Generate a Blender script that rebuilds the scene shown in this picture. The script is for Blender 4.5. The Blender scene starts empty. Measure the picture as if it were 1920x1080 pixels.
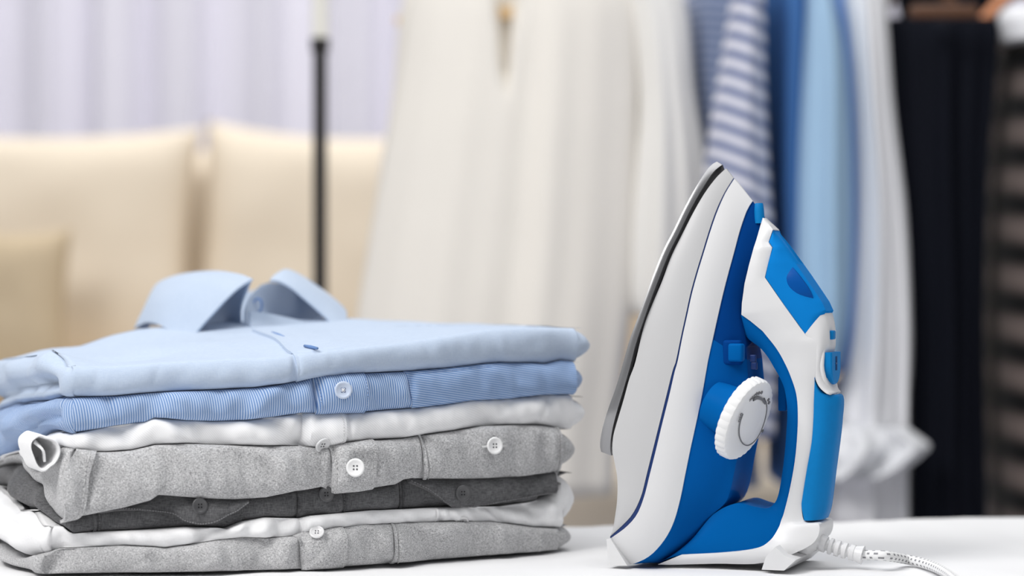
import bpy, bmesh, math, random
import numpy as np
from mathutils import Vector, Matrix, noise
random.seed(4)
sc = bpy.context.scene
COL = sc.collection
# ------------------------------------------------------------------ camera, world, lights, exposure
TZ = 0.62                      # table top height
D0 = 1.7                       # camera distance to the iron
CZ = TZ + 0.192
F = 85.0 / 36.0 * 1920.0
cam = bpy.data.objects.new('camera', bpy.data.cameras.new('camera'))
COL.objects.link(cam)
cam.location = (0, -D0, CZ)
cam.rotation_euler = (math.pi / 2, 0, 0)
cam.data.lens = 85
cam.data.sensor_width = 36
cam.data.dof.use_dof = True
cam.data.dof.focus_distance = 1.66
cam.data.dof.aperture_fstop = 3.4
cam.data.clip_start = 0.05
sc.camera = cam
w = bpy.data.worlds.new('world')
sc.world = w
w.use_nodes = True
w.node_tree.nodes['Background'].inputs[0].default_value = (0.96, 0.975, 1.0, 1)
w.node_tree.nodes['Background'].inputs[1].default_value = 0.31


def area(name, loc, target, size, power, color=(1, 1, 1)):
    l = bpy.data.lights.new(name, 'AREA')
    l.shape = 'RECTANGLE'
    l.size, l.size_y = size
    l.energy = power
    l.color = color
    o = bpy.data.objects.new(name, l)
    COL.objects.link(o)
    o.location = loc
    o.rotation_euler = (Vector(target) - Vector(loc)).to_track_quat('-Z', 'Y').to_euler()
    return o


area('window_light', (-1.15, -1.0, 2.25), (-0.1, 0.0, 0.7), (0.9, 0.9), 38, (1, 0.985, 0.97))
area('ceiling_light', (0.4, -0.3, 2.7), (0.45, 0.9, 0.7), (2.0, 1.6), 26)
area('background_fill', (-0.4, 2.2, 3.0), (-0.4, 2.9, 0.8), (3.0, 0.8), 54)  # added fill light that brightens the sofa and curtain
sc.view_settings.view_transform = 'Standard'
sc.view_settings.look = 'None'
sc.view_settings.gamma = 1
sc.view_settings.use_curve_mapping = False
sc.view_settings.exposure = -0.1
sc.cycles.max_bounces = 10
sc.cycles.transmission_bounces = 8
sc.cycles.use_denoising = True

# ------------------------------------------------------------------ helpers
PI = math.pi


def lin(c):
    return tuple((x / 255 / 12.92) if x / 255 <= 0.04045 else ((x / 255 + 0.055) / 1.055) ** 2.4 for x in c) + (1,)


def P(px, py, Y):
    d = Y + D0
    return Vector(((px - 960) * d / F, Y, CZ - (py - 540) * d / F))


def nt(name):
    m = bpy.data.materials.new(name)
    m.use_nodes = True
    t = m.node_tree
    b = t.nodes['Principled BSDF']
    return m, t, b


def mat(name, col, rough=0.6, spec=0.4, metal=0.0, var=0.0, scale=30, bump=0.0, trans=0.0, ior=1.45, sheen=0.0, coat=0.0, coords='Object'):
    m, t, b = nt(name)
    b.inputs['Base Color'].default_value = lin(col)
    b.inputs['Roughness'].default_value = rough
    b.inputs['Specular IOR Level'].default_value = spec
    b.inputs['Metallic'].default_value = metal
    b.inputs['Transmission Weight'].default_value = trans
    b.inputs['IOR'].default_value = ior
    b.inputs['Coat Weight'].default_value = coat
    b.inputs['Sheen Weight'].default_value = sheen
    if var or bump:
        tc = t.nodes.new('ShaderNodeTexCoord')
        n = t.nodes.new('ShaderNodeTexNoise')
        n.inputs['Scale'].default_value = scale
        n.inputs['Detail'].default_value = 4
        t.links.new(tc.outputs[coords], n.inputs['Vector'])
        if var:
            mx = t.nodes.new('ShaderNodeMix')
            mx.data_type = 'RGBA'
            c = lin(col)
            mx.inputs['A'].default_value = tuple(x * (1 - var) for x in c[:3]) + (1,)
            mx.inputs['B'].default_value = tuple(min(1, x * (1 + var)) for x in c[:3]) + (1,)
            t.links.new(n.outputs['Fac'], mx.inputs['Factor'])
            t.links.new(mx.outputs['Result'], b.inputs['Base Color'])
        if bump:
            bp = t.nodes.new('ShaderNodeBump')
            bp.inputs['Strength'].default_value = bump
            bp.inputs['Distance'].default_value = 0.001
            t.links.new(n.outputs['Fac'], bp.inputs['Height'])
            t.links.new(bp.outputs['Normal'], b.inputs['Normal'])
    return m


def weave(name, dark, light, scale=900, contrast=1.0, rough=0.9, aniso=6, bump=0.25, blotch=0.15):
    """woven cloth: two crossed stretched noises give warp and weft"""
    m, t, b = nt(name)
    tc = t.nodes.new('ShaderNodeTexCoord')
    outs = []
    for rot, st in (((0, 0, 0.0), (1, 1, 1.0 / aniso)), ((0, 0.0, 0.0), (1.0 / aniso, 1.0 / aniso, 1))):
        mp = t.nodes.new('ShaderNodeMapping')
        mp.inputs['Scale'].default_value = tuple(s * scale for s in st)
        mp.inputs['Rotation'].default_value = (0, 0.7, 0)
        t.links.new(tc.outputs['Object'], mp.inputs['Vector'])
        n = t.nodes.new('ShaderNodeTexNoise')
        n.inputs['Scale'].default_value = 1
        n.inputs['Detail'].default_value = 2
        t.links.new(mp.outputs['Vector'], n.inputs['Vector'])
        outs.append(n.outputs['Fac'])
    ad = t.nodes.new('ShaderNodeMath')
    ad.operation = 'ADD'
    t.links.new(outs[0], ad.inputs[0])
    t.links.new(outs[1], ad.inputs[1])
    mr = t.nodes.new('ShaderNodeMapRange')
    mr.inputs['From Min'].default_value = 1 - 0.32 / contrast
    mr.inputs['From Max'].default_value = 1 + 0.32 / contrast
    t.links.new(ad.outputs[0], mr.inputs['Value'])
    bl = t.nodes.new('ShaderNodeTexNoise')
    bl.inputs['Scale'].default_value = 45
    bl.inputs['Detail'].default_value = 4
    t.links.new(tc.outputs['Object'], bl.inputs['Vector'])
    bm_ = t.nodes.new('ShaderNodeMath')
    bm_.operation = 'MULTIPLY_ADD'
    t.links.new(bl.outputs['Fac'], bm_.inputs[0])
    bm_.inputs[1].default_value = blotch * 2
    t.links.new(mr.outputs['Result'], bm_.inputs[2])
    sb = t.nodes.new('ShaderNodeMath')
    sb.operation = 'SUBTRACT'
    sb.use_clamp = True
    t.links.new(bm_.outputs[0], sb.inputs[0])
    sb.inputs[1].default_value = blotch
    mx = t.nodes.new('ShaderNodeMix')
    mx.data_type = 'RGBA'
    mx.inputs['A'].default_value = lin(dark)
    mx.inputs['B'].default_value = lin(light)
    t.links.new(sb.outputs[0], mx.inputs['Factor'])
    t.links.new(mx.outputs['Result'], b.inputs['Base Color'])
    bp = t.nodes.new('ShaderNodeBump')
    bp.inputs['Strength'].default_value = bump
    bp.inputs['Distance'].default_value = 0.0004
    t.links.new(ad.outputs[0], bp.inputs['Height'])
    t.links.new(bp.outputs['Normal'], b.inputs['Normal'])
    b.inputs['Roughness'].default_value = rough
    b.inputs['Specular IOR Level'].default_value = 0.15
    b.inputs['Sheen Weight'].default_value = 0.15
    return m


def striped(name, ca, cb, vec, pitch, rough=0.85, sharp=2.0, bias=0.0, warp=0.0, warpscale=20, flat=False):
    """stripes across the object-space direction vec; pitch in metres"""
    m, t, b = nt(name)
    tc = t.nodes.new('ShaderNodeTexCoord')
    dt = t.nodes.new('ShaderNodeVectorMath')
    dt.operation = 'DOT_PRODUCT'
    src = tc.outputs['Object']
    if flat:
        an = t.nodes.new('ShaderNodeAttribute')
        an.attribute_name = 'flat'
        src = an.outputs['Vector']
    t.links.new(src, dt.inputs[0])
    k = 2 * PI / pitch
    dt.inputs[1].default_value = tuple(x * k for x in vec)
    val = dt.outputs['Value']
    if warp:
        n = t.nodes.new('ShaderNodeTexNoise')
        n.inputs['Scale'].default_value = warpscale
        t.links.new(tc.outputs['Object'], n.inputs['Vector'])
        ma = t.nodes.new('ShaderNodeMath')
        ma.operation = 'MULTIPLY_ADD'
        t.links.new(n.outputs['Fac'], ma.inputs[0])
        ma.inputs[1].default_value = warp
        t.links.new(val, ma.inputs[2])
        val = ma.outputs[0]
    sn = t.nodes.new('ShaderNodeMath')
    sn.operation = 'SINE'
    t.links.new(val, sn.inputs[0])
    mr = t.nodes.new('ShaderNodeMapRange')
    mr.inputs['From Min'].default_value = bias - 1 / sharp
    mr.inputs['From Max'].default_value = bias + 1 / sharp
    t.links.new(sn.outputs[0], mr.inputs['Value'])
    mx = t.nodes.new('ShaderNodeMix')
    mx.data_type = 'RGBA'
    mx.inputs['A'].default_value = lin(ca)
    mx.inputs['B'].default_value = lin(cb)
    t.links.new(mr.outputs['Result'], mx.inputs['Factor'])
    t.links.new(mx.outputs['Result'], b.inputs['Base Color'])
    b.inputs['Roughness'].default_value = rough
    b.inputs['Specular IOR Level'].default_value = 0.15
    b.inputs['Sheen Weight'].default_value = 0.1
    return m


def mesh(name, verts, faces, m, parent=None, smooth=40, mats=None, fmat=None, flat=None):
    me = bpy.data.meshes.new(name)
    me.from_pydata([tuple(v) for v in verts], [], faces)
    if flat is not None:
        at_ = me.attributes.new('flat', 'FLOAT_VECTOR', 'POINT')
        at_.data.foreach_set('vector', [c for p in flat for c in p])
    bm = bmesh.new()
    bm.from_mesh(me)
    bmesh.ops.remove_doubles(bm, verts=bm.verts, dist=1e-7)
    bmesh.ops.recalc_face_normals(bm, faces=bm.faces)
    bm.to_mesh(me)
    bm.free()
    if m:
        me.materials.append(m)
    for x in mats or []:
        me.materials.append(x)
    if fmat and len(fmat) == len(me.polygons):
        me.polygons.foreach_set('material_index', fmat)
    me.polygons.foreach_set('use_smooth', [True] * len(me.polygons))
    if smooth < 180:
        me.set_sharp_from_angle(angle=math.radians(smooth))
    o = bpy.data.objects.new(name, me)
    COL.objects.link(o)
    if parent:
        o.parent = parent
    return o


def loft(rings, closed=True, cap=True):
    n = len(rings[0])
    v = [p for r in rings for p in r]
    f = []
    for i in range(len(rings) - 1):
        for j in range(n if closed else n - 1):
            a, b = i * n + j, i * n + (j + 1) % n
            f.append((a, b, b + n, a + n))
    if cap and closed:
        for i in (0, len(rings) - 1):
            c = len(v)
            v.append(sum((Vector(p) for p in rings[i]), Vector()) / n)
            for j in range(n):
                f.append((i * n + j, i * n + (j + 1) % n, c))
    return v, f


def boxm(c, s, R=None):
    v = []
    for x in (-1, 1):
        for y in (-1, 1):
            for z in (-1, 1):
                p = Vector((x * s[0] / 2, y * s[1] / 2, z * s[2] / 2))
                if R:
                    p = R @ p
                v.append(p + Vector(c))
    return v, [(0, 1, 3, 2), (4, 6, 7, 5), (0, 4, 5, 1), (2, 3, 7, 6), (0, 2, 6, 4), (1, 5, 7, 3)]


def join(parts):
    V, Fs = [], []
    for v, f in parts:
        k = len(V)
        V += list(v)
        Fs += [tuple(i + k for i in q) for q in f]
    return V, Fs


def rbox(name, c, s, m, parent=None, r=0.005, seg=3, rot=None):
    bm = bmesh.new()
    bmesh.ops.create_cube(bm, size=1)
    bmesh.ops.scale(bm, vec=s, verts=bm.verts)
    bmesh.ops.bevel(bm, geom=list(bm.edges), offset=r, segments=seg, affect='EDGES', profile=0.5)
    M = Matrix.Translation(c)
    if rot:
        M = M @ rot.to_4x4()
    bmesh.ops.transform(bm, matrix=M, verts=bm.verts)
    me = bpy.data.meshes.new(name)
    bm.to_mesh(me)
    bm.free()
    me.materials.append(m)
    me.polygons.foreach_set('use_smooth', [True] * len(me.polygons))
    me.set_sharp_from_angle(angle=math.radians(50))
    o = bpy.data.objects.new(name, me)
    COL.objects.link(o)
    if parent:
        o.parent = parent
    return o


def lathe(prof, n=32, axis=None):
    """prof: (radius, height) -> rings around z, optional matrix"""
    rings = [[Vector((r * math.cos(2 * PI * k / n), r * math.sin(2 * PI * k / n), h)) for k in range(n)] for r, h in prof]
    if axis:
        rings = [[axis @ p for p in r] for r in rings]
    return loft(rings)


def cat(pts, n):
    """Catmull-Rom through pts (any dim), n samples, parametrised by arc length"""
    p = np.array(pts, float)
    q = np.vstack([2 * p[0] - p[1], p, 2 * p[-1] - p[-2]])
    out = []
    for i in range(1, len(q) - 2):
        for s in np.linspace(0, 1, 16, endpoint=False):
            a, b, c, d = q[i - 1], q[i], q[i + 1], q[i + 2]
            out.append(0.5 * (2 * b + (c - a) * s + (2 * a - 5 * b + 4 * c - d) * s * s + (3 * b - a - 3 * c + d) * s ** 3))
    out.append(q[-2])
    out = np.array(out)
    L = np.concatenate([[0], np.cumsum(np.linalg.norm(np.diff(out, axis=0), axis=1))])
    t = np.linspace(0, L[-1], n)
    return np.stack([np.interp(t, L, out[:, k]) for k in range(out.shape[1])], 1)


def tube(path, rad, n=16, sx=1.0, up=(0, 0, 1), cap=True):
    """tube along Vectors; rad float or list"""
    path = [Vector(p) for p in path]
    rings = []
    for i, p in enumerate(path):
        d = (path[min(i + 1, len(path) - 1)] - path[max(i - 1, 0)]).normalized()
        a = d.cross(Vector(up))
        if a.length < 1e-4:
            a = d.cross(Vector((0, 1, 0)))
        a.normalize()
        b = a.cross(d).normalized()
        r = rad if isinstance(rad, (int, float)) else rad[i]
        rings.append([p + a * r * sx * math.cos(2 * PI * k / n) + b * r * math.sin(2 * PI * k / n) for k in range(n)])
    return loft(rings, cap=cap)


def empty(name, loc=(0, 0, 0), rz=0.0, label=None, cat_=None, group=None):
    o = bpy.data.objects.new(name, None)
    COL.objects.link(o)
    o.location = loc
    o.rotation_euler = (0, 0, rz)
    if label:
        tag(o, label, cat_, group)
    return o


def tag(o, label, cat_, group=None):
    o['label'] = label
    o['category'] = cat_
    if group:
        o['group'] = group
    return o


def struct(o):
    o['kind'] = 'structure'
    return o


def nz(x, y=0.0, z=0.0):
    return noise.noise(Vector((x, y, z)))


# ------------------------------------------------------------------ the setting
M_floor = mat('floor_grey', (196, 196, 202), 0.5, var=0.05, scale=3)
M_wall = mat('wall_paint', (226, 226, 234), 0.9, var=0.02, scale=4)
v, f = boxm((0.3, 1.6, -0.05), (9, 8.2, 0.1))
struct(mesh('floor', v, f, M_floor))
v, f = boxm((0.3, 3.95, 1.4), (9, 0.1, 2.8))
struct(mesh('wall_back', v, f, M_wall))
struct(rbox('baseboard_back', (0.3, 3.885, 0.05), (9, 0.025, 0.1), mat('baseboard_white', (236, 236, 238), 0.5), r=0.004))

# curtain of many soft pleats in front of the back wall
def curtain(x0, x1, Y, z0, z1, mt, parent):
    nx = 420
    rings = []
    for side in (0, 1):
        row = []
    V, Fs = [], []
    zs = np.linspace(z0, z1, 14)
    for s in (0.0, 0.004):
        for z in zs:
            for i in range(nx):
                x = x0 + (x1 - x0) * i / (nx - 1)
                ph = x * 2 * PI / 0.17 + 1.5 * nz(x * 2.1, 3)
                y = Y + 0.045 * math.sin(ph) * (0.75 + 0.4 * nz(x * 3, 1)) + 0.012 * math.sin(2.3 * ph + 1) + 0.01 * nz(x * 4, z * 0.8)
                V.append((x, y + s, z))
    nzs = len(zs)
    for k in (0, 1):
        for a in range(nzs - 1):
            for i in range(nx - 1):
                q = k * nzs * nx + a * nx + i
                Fs.append((q, q + 1, q + nx + 1, q + nx))
    return mesh('curtain_panel', V, Fs, mt, parent, 180)


M_curt = mat('curtain_lavender', (227, 225, 235), 0.85, 0.1, var=0.03, scale=8)
cu = empty('curtain', (0, 3.72, 0), 0, 'pale lavender grey pleated curtain hanging behind the beige sofa', 'curtain')
c1 = curtain(-2.4, 2.3, 0.0, 0.03, 2.5, M_curt, cu)
v, f = tube([(-2.5, 0, 2.52), (2.4, 0, 2.52)], 0.014, 12)
mesh('curtain_rod', v, f, mat('rod_metal', (200, 200, 200), 0.3, metal=1.0), cu)

# ------------------------------------------------------------------ table and cloth
M_cloth = mat('white_cloth', (229, 229, 230), 0.85, 0.1, var=0.012, scale=9, bump=0.12, coords='Object')
M_tleg = mat('table_white', (228, 228, 228), 0.5)
TR = 0.19
table = empty('table', (0.18, -0.09, 0), TR * 0.98, 'table under a white cloth, holding the shirt stack and the iron', 'table')
rbox('table_top', (0, 0, TZ - 0.022), (2.0, 0.74, 0.03), M_tleg, table, 0.006)
for sx in (-1, 1):
    for sy in (-1, 1):
        v, f = lathe([(0.018, 0), (0.02, 0.02), (0.024, 0.3), (0.027, TZ - 0.037)], 20, Matrix.Translation((sx * 0.9, sy * 0.29, 0)))
        mesh('leg', v, f, M_tleg, table)


def cloth_mesh():
    hx, hy, dz = 1.012, 0.384, 0.16
    xs = np.linspace(-hx, hx, 190)
    rows = []
    prof = []                      # (y, z) across the table, round edges and drop
    r = 0.012
    for z in np.linspace(-dz, -r, 5):
        prof.append((-hy, z))
    for a in np.linspace(PI, PI / 2, 7)[1:]:
        prof.append((-hy + r + r * math.cos(a), -r + r * math.sin(a)))
    for y in np.linspace(-hy + r, hy - r, 70)[1:-1]:
        prof.append((y, 0))
    for a in np.linspace(PI / 2, 0, 7):
        prof.append((hy - r + r * math.cos(a), -r + r * math.sin(a)))
    for z in np.linspace(-r, -dz, 5)[1:]:
        prof.append((hy, z))
    rings = []
    for x in xs:
        ring = []
        for (y, z) in prof:
            wv = 0.0016 * nz(x * 13, y * 7, 2) + 0.0009 * nz(x * 40, y * 6, 7) + 0.0008 * nz(x * 30 + y * 22, y * 6, 5)
            edge = min(1, max(0, (abs(y) - 0.33) / 0.05))
            zz = z + (wv if z > -0.02 else 0) - 0.0012
            yy = y + (0.004 * nz(x * 9, 1) + (0.02 * math.sin(x * 26 + nz(x * 5) * 3) * (-z / dz) if z < 0 else 0)) * (1 if y > 0 else -1) * (edge if z > -0.02 else 1)
            ring.append(Vector((x, yy, TZ + zz)))
        rings.append(ring)
    v, f = loft(rings, closed=False)
    return v, f


v, f = cloth_mesh()
cl = tag(mesh('tablecloth', v, f, M_cloth, None, 180), 'plain white cloth spread flat over the table top, faintly creased', 'tablecloth')
cl.location = (0.18, -0.09, 0)
cl.rotation_euler = (0, 0, TR * 0.98)

# ------------------------------------------------------------------ folded shirts
SA = math.radians(22)
SO = Vector((-0.3186, -0.088, 0))          # a point on the front plane of the stack
SU = Vector((math.cos(SA), math.sin(SA), 0))
SV = Vector((-math.sin(SA), math.cos(SA), 0))
CAM = Vector((0, -D0, CZ))


def rayd(px, py):
    return Vector(((px - 960) / F, 1, -(py - 540) / F))


BOW = np.array([(-0.10, 0.0), (-0.03, 0.0), (0.0, -0.003), (0.082, -0.027), (0.13, -0.039), (0.174, -0.0445), (0.21, -0.042), (0.243, -0.0356), (0.30, -0.021), (0.3846, 0.002), (0.45, 0.02)])
BOWS = cat(BOW, 120)


def bow(u):
    """the front of the stack bulges toward the viewer in its middle"""
    return float(np.interp(u, BOWS[:, 0], BOWS[:, 1]))


def FP(px, py, v=0.0, bowed=True):
    """pixel -> (u, z) on the bowed front of the stack, v behind it"""
    d = rayd(px, py)
    vv = v
    for _ in range(10 if bowed else 1):
        s = ((SO - CAM).dot(SV) + vv) / d.dot(SV)
        p = CAM + d * s
        u = (p - SO).dot(SU)
        vv = v + bow(u)
    return u, p.z - TZ


def LP(px, py, u):
    """pixel -> (v, z) on the left face plane u"""
    d = rayd(px, py)
    k = (SO - CAM).dot(SU) + u
    s = k / d.dot(SU)
    p = CAM + d * s
    return (p - SO).dot(SV), p.z - TZ


EDGE = {
    0: [(118, 690), (145, 687), (222, 687), (296, 681), (407, 675), (518, 670), (559, 665), (671, 652), (782, 640), (856, 628), (930, 618), (1010, 614), (1090, 616)],
    1: [(74, 752), (122, 747), (222, 744), (278, 739), (333, 735.5), (407, 732), (481, 728), (537, 721), (559, 717), (597, 708), (653, 702), (708, 700), (782, 697), (856, 691), (912, 684), (945, 681), (1004, 682), (1030, 684), (1060, 677), (1088, 680)],
    2: [(118, 815), (126, 817), (167, 810), (222, 800), (278, 793), (293, 785), (315, 786), (352, 790), (407, 792), (463, 790), (519, 784), (574, 776), (601, 777), (690, 774), (775, 767), (838, 761), (893, 752), (967, 748.5), (1023, 741), (1078, 740), (1093, 746)],
    3: [(110, 838), (150, 846), (178, 849), (207, 849), (252, 846), (296, 836), (355.6, 833.5), (415, 835.5), (489, 838.5), (571, 838), (602, 842), (643, 835), (696, 827), (759, 824), (821, 815), (868, 808), (915, 800), (977, 798), (1024, 799), (1071, 807), (1096, 807)],
    4: [(112, 980), (133, 975), (178, 966), (237, 954), (281, 941), (296, 930), (326, 932), (385, 937), (444, 939), (504, 935), (560, 923), (577, 921), (609, 915), (631, 926), (681, 921), (743, 911), (759, 902), (774, 899), (821, 900), (899, 900), (977, 896), (1040, 888), (1071, 880)],
    5: [(124, 990), (139, 1004), (184, 1000), (237, 998), (296, 996), (356, 991), (415, 992), (430, 994), (462, 981), (504, 973), (571, 975), (590, 970), (649, 965), (696, 961), (765, 958), (821, 955), (884, 952), (946, 952), (1009, 944), (1048, 932), (1058, 908), (1074, 890)],
    6: [(80, 1044), (118, 1031), (178, 1028), (237, 1025), (296, 1028), (314, 1030), (356, 1024), (415, 1014), (459, 1010), (504, 1012), (556, 1008), (574, 1002), (634, 993), (696, 986), (759, 983), (852, 979), (931, 980), (1009, 991), (1059, 993), (1075, 988)],
}
LX = [118, 118, 120, 112, 124, 80, 64]
RX = [1119, 1104, 1114, 1087, 1052, 1094, 1083]
NOFF = [0.000, 0.001, -0.002, 0.004, -0.008, -0.004, 0.002]     # how far each front sticks out
EU = {k: np.array([FP(x, y) for x, y in e]) for k, e in EDGE.items()}
BACK = [(-15, 668), (67, 657), (148, 651), (207, 630), (259, 618), (420, 603), (649, 596), (708, 600), (819, 606), (967, 606), (1075, 606)]
BK = np.array([FP(x, y, 0.25, False) for x, y in BACK])
DEP = 0.262


LEDGE = {   # the same edges carried round the corner along the left side: bottom edge of each shirt
    0: [(125, 688), (112, 676), (96, 661), (67, 656), (37, 667), (0, 673), (-30, 675)],
    1: [(118, 748), (67, 754), (22, 758), (-30, 774)],
    2: [(118, 813), (96, 806), (67, 822), (49, 838), (22, 856), (-30, 882)],
    3: [(118, 842), (105, 862), (75, 883), (50, 862), (40, 848), (22, 860), (-30, 885)],
    4: [(112, 980), (104, 966), (88, 927), (78, 911), (62, 901), (49, 880), (34, 862), (-30, 890)],
    5: [(120, 1002), (110, 985), (95, 962), (75, 955), (60, 957), (39, 935), (15, 914), (-30, 900)],
    6: [(80, 1044), (52, 1028), (26, 1012), (0, 1000), (-30, 990)],
}
UL = FP(112, 850)[0]
UPL = FP(548, 690)[0]
LV = np.linspace(0, 0.27, 60)
LZ = {}
for k_, e_ in LEDGE.items():
    a_ = np.array(sorted(LP(x, y, UL) for x, y in e_))
    LZ[k_] = np.interp(LV, a_[:, 0], a_[:, 1])
    if k_:
        LZ[k_] = np.minimum(LZ[k_], LZ[k_ - 1] - 0.0005)
LOUT = [0.004, 0.014, 0.010, 0.004, 0.010, 0.012, 0.006]     # how far each layer sags out on the left


def left_blend(k, u, v, z):
    wl = 1 - sstep(0.0, 0.05, u - UL)
    wl *= sstep(0.004, 0.05, v)
    if wl <= 0 or k == 7:
        return z
    return z + (max(0.004, float(np.interp(v, LV, LZ[k]))) - z) * wl


def smooth1(x, xs, ys):
    return float(np.interp(x, xs, ys))


def edge_z(k, u):
    if k == 7:
        return 0.0008
    z = smooth1(u, EU[k][:, 0], EU[k][:, 1])
    return max(z, 0.004)


def sstep(a, b, x):
    t = min(1, max(0, (x - a) / (b - a)))
    return t * t * (3 - 2 * t)


def wr(u, v, s):
    return nz(u * 22 + s * 7.1, v * 13, s) * 0.6 + nz(u * 60 + v * 25, v * 30, s + 9) * 0.25


def crease(u, c, wd):
    d = (u - c) / wd
    return math.exp(-d * d)


def top_z(L, u, v):
    z = edge_z(L, u)
    if L == 0:
        zb = smooth1(u, BK[:, 0], BK[:, 1])
        b = bow(u)
        v = max(0.0, v - b)
        t = min(1, v / (0.25 - b))
        z = z + (zb - z) * (t ** 1.15)
        z += 0.0022 * wr(u, v, 3.0) * sstep(0.0, 0.05, v) * (1 - 0.95 * math.exp(-((u - UPL) / 0.045) ** 2))
        # shallow dip running from the collar toward the left corner, small ridge beyond it
        d = (v - 0.085 - 0.10 * (u - 0.05)) / 0.03
        z -= 0.004 * math.exp(-d * d) * sstep(0.0, 0.05, u) * (1 - sstep(0.09, 0.15, u))
        # cloth swells toward the placket
        z += 0.003 * math.exp(-((u - 0.15) / 0.05) ** 2 - ((v - 0.1) / 0.05) ** 2)
        return left_blend(0, u, v + b, z)
    return left_blend(L, u, v, z)


def bot_z(L, u, v):
    return left_blend(L + 1, u, v, edge_z(L + 1, u)) + 0.0004


NPX = {0: 2.2, 1: 2.2, 2: 2.2, 3: 2.6, 4: 2.6, 5: 2.0, 6: 2.6}
WRK = [0.5, 1.2, 1.2, 1.7, 0.8, 1.6, 1.7]
CREASES = {   # (u pixel on the front, width m, depth m, slant)
    0: [(555, 0.0028, 0.003, 0.05), (470, 0.010, 0.0012, 0.3), (500, 0.008, -0.0010, 0.3), (900, 0.03, 0.0015, 0.5), (1060, 0.012, 0.002, 0.2), (330, 0.02, 0.001, .3)],
    1: [(595, 0.003, 0.005, 0.05), (773, 0.002, 0.0025, 0.05), (285, 0.010, 0.0040, 0.4), (330, 0.010, -0.002, 0.4), (460, 0.008, 0.0025, 0.5), (500, 0.008, -0.002, 0.6), (530, .01, .002, .5), (720, 0.010, 0.001, -0.3), (890, .03, .0015, .3), (180, .008, .0015, .2)],
    2: [(575, 0.0025, 0.003, 0.05), (657, 0.002, 0.002, 0.05), (200, 0.012, 0.003, 0.9), (540, 0.007, 0.004, -0.8), (568, 0.004, 0.004, 0.1), (720, 0.012, -0.0016, 0.5), (930, 0.02, 0.002, 0.4), (1070, 0.012, 0.002, 0.4), (380, .02, .0015, .2)],
    3: [(626, 0.003, 0.005, 0.05), (796, 0.0022, 0.003, 0.05), (175, 0.008, 0.0015, 0.6), (190, 0.004, -0.001, 0.6), (470, 0.03, 0.002, 0.4), (600, 0.01, 0.003, 0.2), (730, 0.006, 0.003, -0.6), (755, 0.006, -0.002, -0.5), (835, 0.006, 0.003, -0.9), (880, .008, .002, -.5), (900, 0.005, -0.0015, -0.4), (960, .01, .0015, .2), (1020, .006, .002, .1)],
    4: [(568, 0.002, 0.003, 0.05), (654, 0.002, 0.002, 0.05), (763, 0.002, 0.003, 0.05), (300, 0.02, 0.002, 0.3), (480, 0.01, 0.001, 0.2), (590, 0.004, 0.002, 0.3), (625, .004, .0015, .5), (755, .004, .0015, .5)],
    5: [(571, 0.0025, 0.004, 0.05), (831, 0.002, 0.002, 0.05), (150, 0.012, 0.003, 0.5), (330, 0.008, 0.004, -0.8), (352, .008, -.002, -.7), (395, 0.006, 0.003, 0.8), (470, 0.006, 0.003, 0.6), (505, .006, -.002, -.6), (530, 0.007, 0.003, 0.3), (690, 0.006, 0.002, 0.6), (800, 0.01, 0.002, 0.2), (960, 0.02, 0.003, 0.4), (1050, .015, -.002, .2)],
    6: [(568, 0.003, 0.004, 0.05), (741, 0.0022, 0.003, 0.05), (105, 0.012, 0.004, 0.9), (200, 0.02, 0.002, -0.5), (500, 0.012, 0.004, -0.3), (540, 0.008, -0.003, 0.3), (700, 0.012, 0.004, -0.8), (725, 0.006, -0.002, -0.8), (900, 0.02, 0.003, 0.8), (930, .012, -.002, .6), (1030, 0.006, 0.002, 0.0)],
}
CRU = {L: [(FP(px, 850)[0], wd, dp, sl) for px, wd, dp, sl in c] for L, c in CREASES.items()}


def front_v(L, u):
    return bow(u) - NOFF[L] + 0.0022 * nz(u * 9 + L * 3.3, L) + 0.0009 * nz(u * 31 + L * 5, 4)


def face_pt(L, u, t, off=0.0):
    """point on the rounded front of layer L: t 0 bottom .. 1 top; off outward"""
    z0, z1 = bot_z(L, u, -1), top_z(L, u, -1)
    h = z1 - z0
    d = min(0.5 * h, 0.011)
    a = (t - 0.5) * PI
    e = 2 / NPX[L]
    c = max(0.0, math.cos(a)) ** e
    s = math.copysign(abs(math.sin(a)) ** e, math.sin(a))
    v = front_v(L, u) + d * (1 - c) - off * max(0.25, c)
    tt = t - 0.5
    body = math.cos(a) ** 0.5 if math.cos(a) > 0 else 0
    for cu_, wd, dp, sl in CRU[L]:
        v += dp * 1.25 * crease(u - sl * tt * h * 1.6, cu_, wd) * body
    zz_ = tt * h
    rid = 1 - abs(nz(u * 26 + zz_ * 30 * (1 if L % 2 else -1) + L * 4.7, zz_ * 22, L * 2.0)) * 2
    v += (0.0022 * max(0.0, rid) ** 3 * (0.6 + nz(u * 9, L * 5.5)) + 0.0040 * nz(u * 40 + zz_ * 45 + L, zz_ * 40, L * 2.0) + 0.0018 * nz(u * 110 + zz_ * 60, zz_ * 90, L * 3.0)) * body * WRK[L]
    z = (z0 + z1) / 2 + s * h / 2 + off * 0.4 * math.sin(a)
    return Vector((u, v, z))


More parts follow.
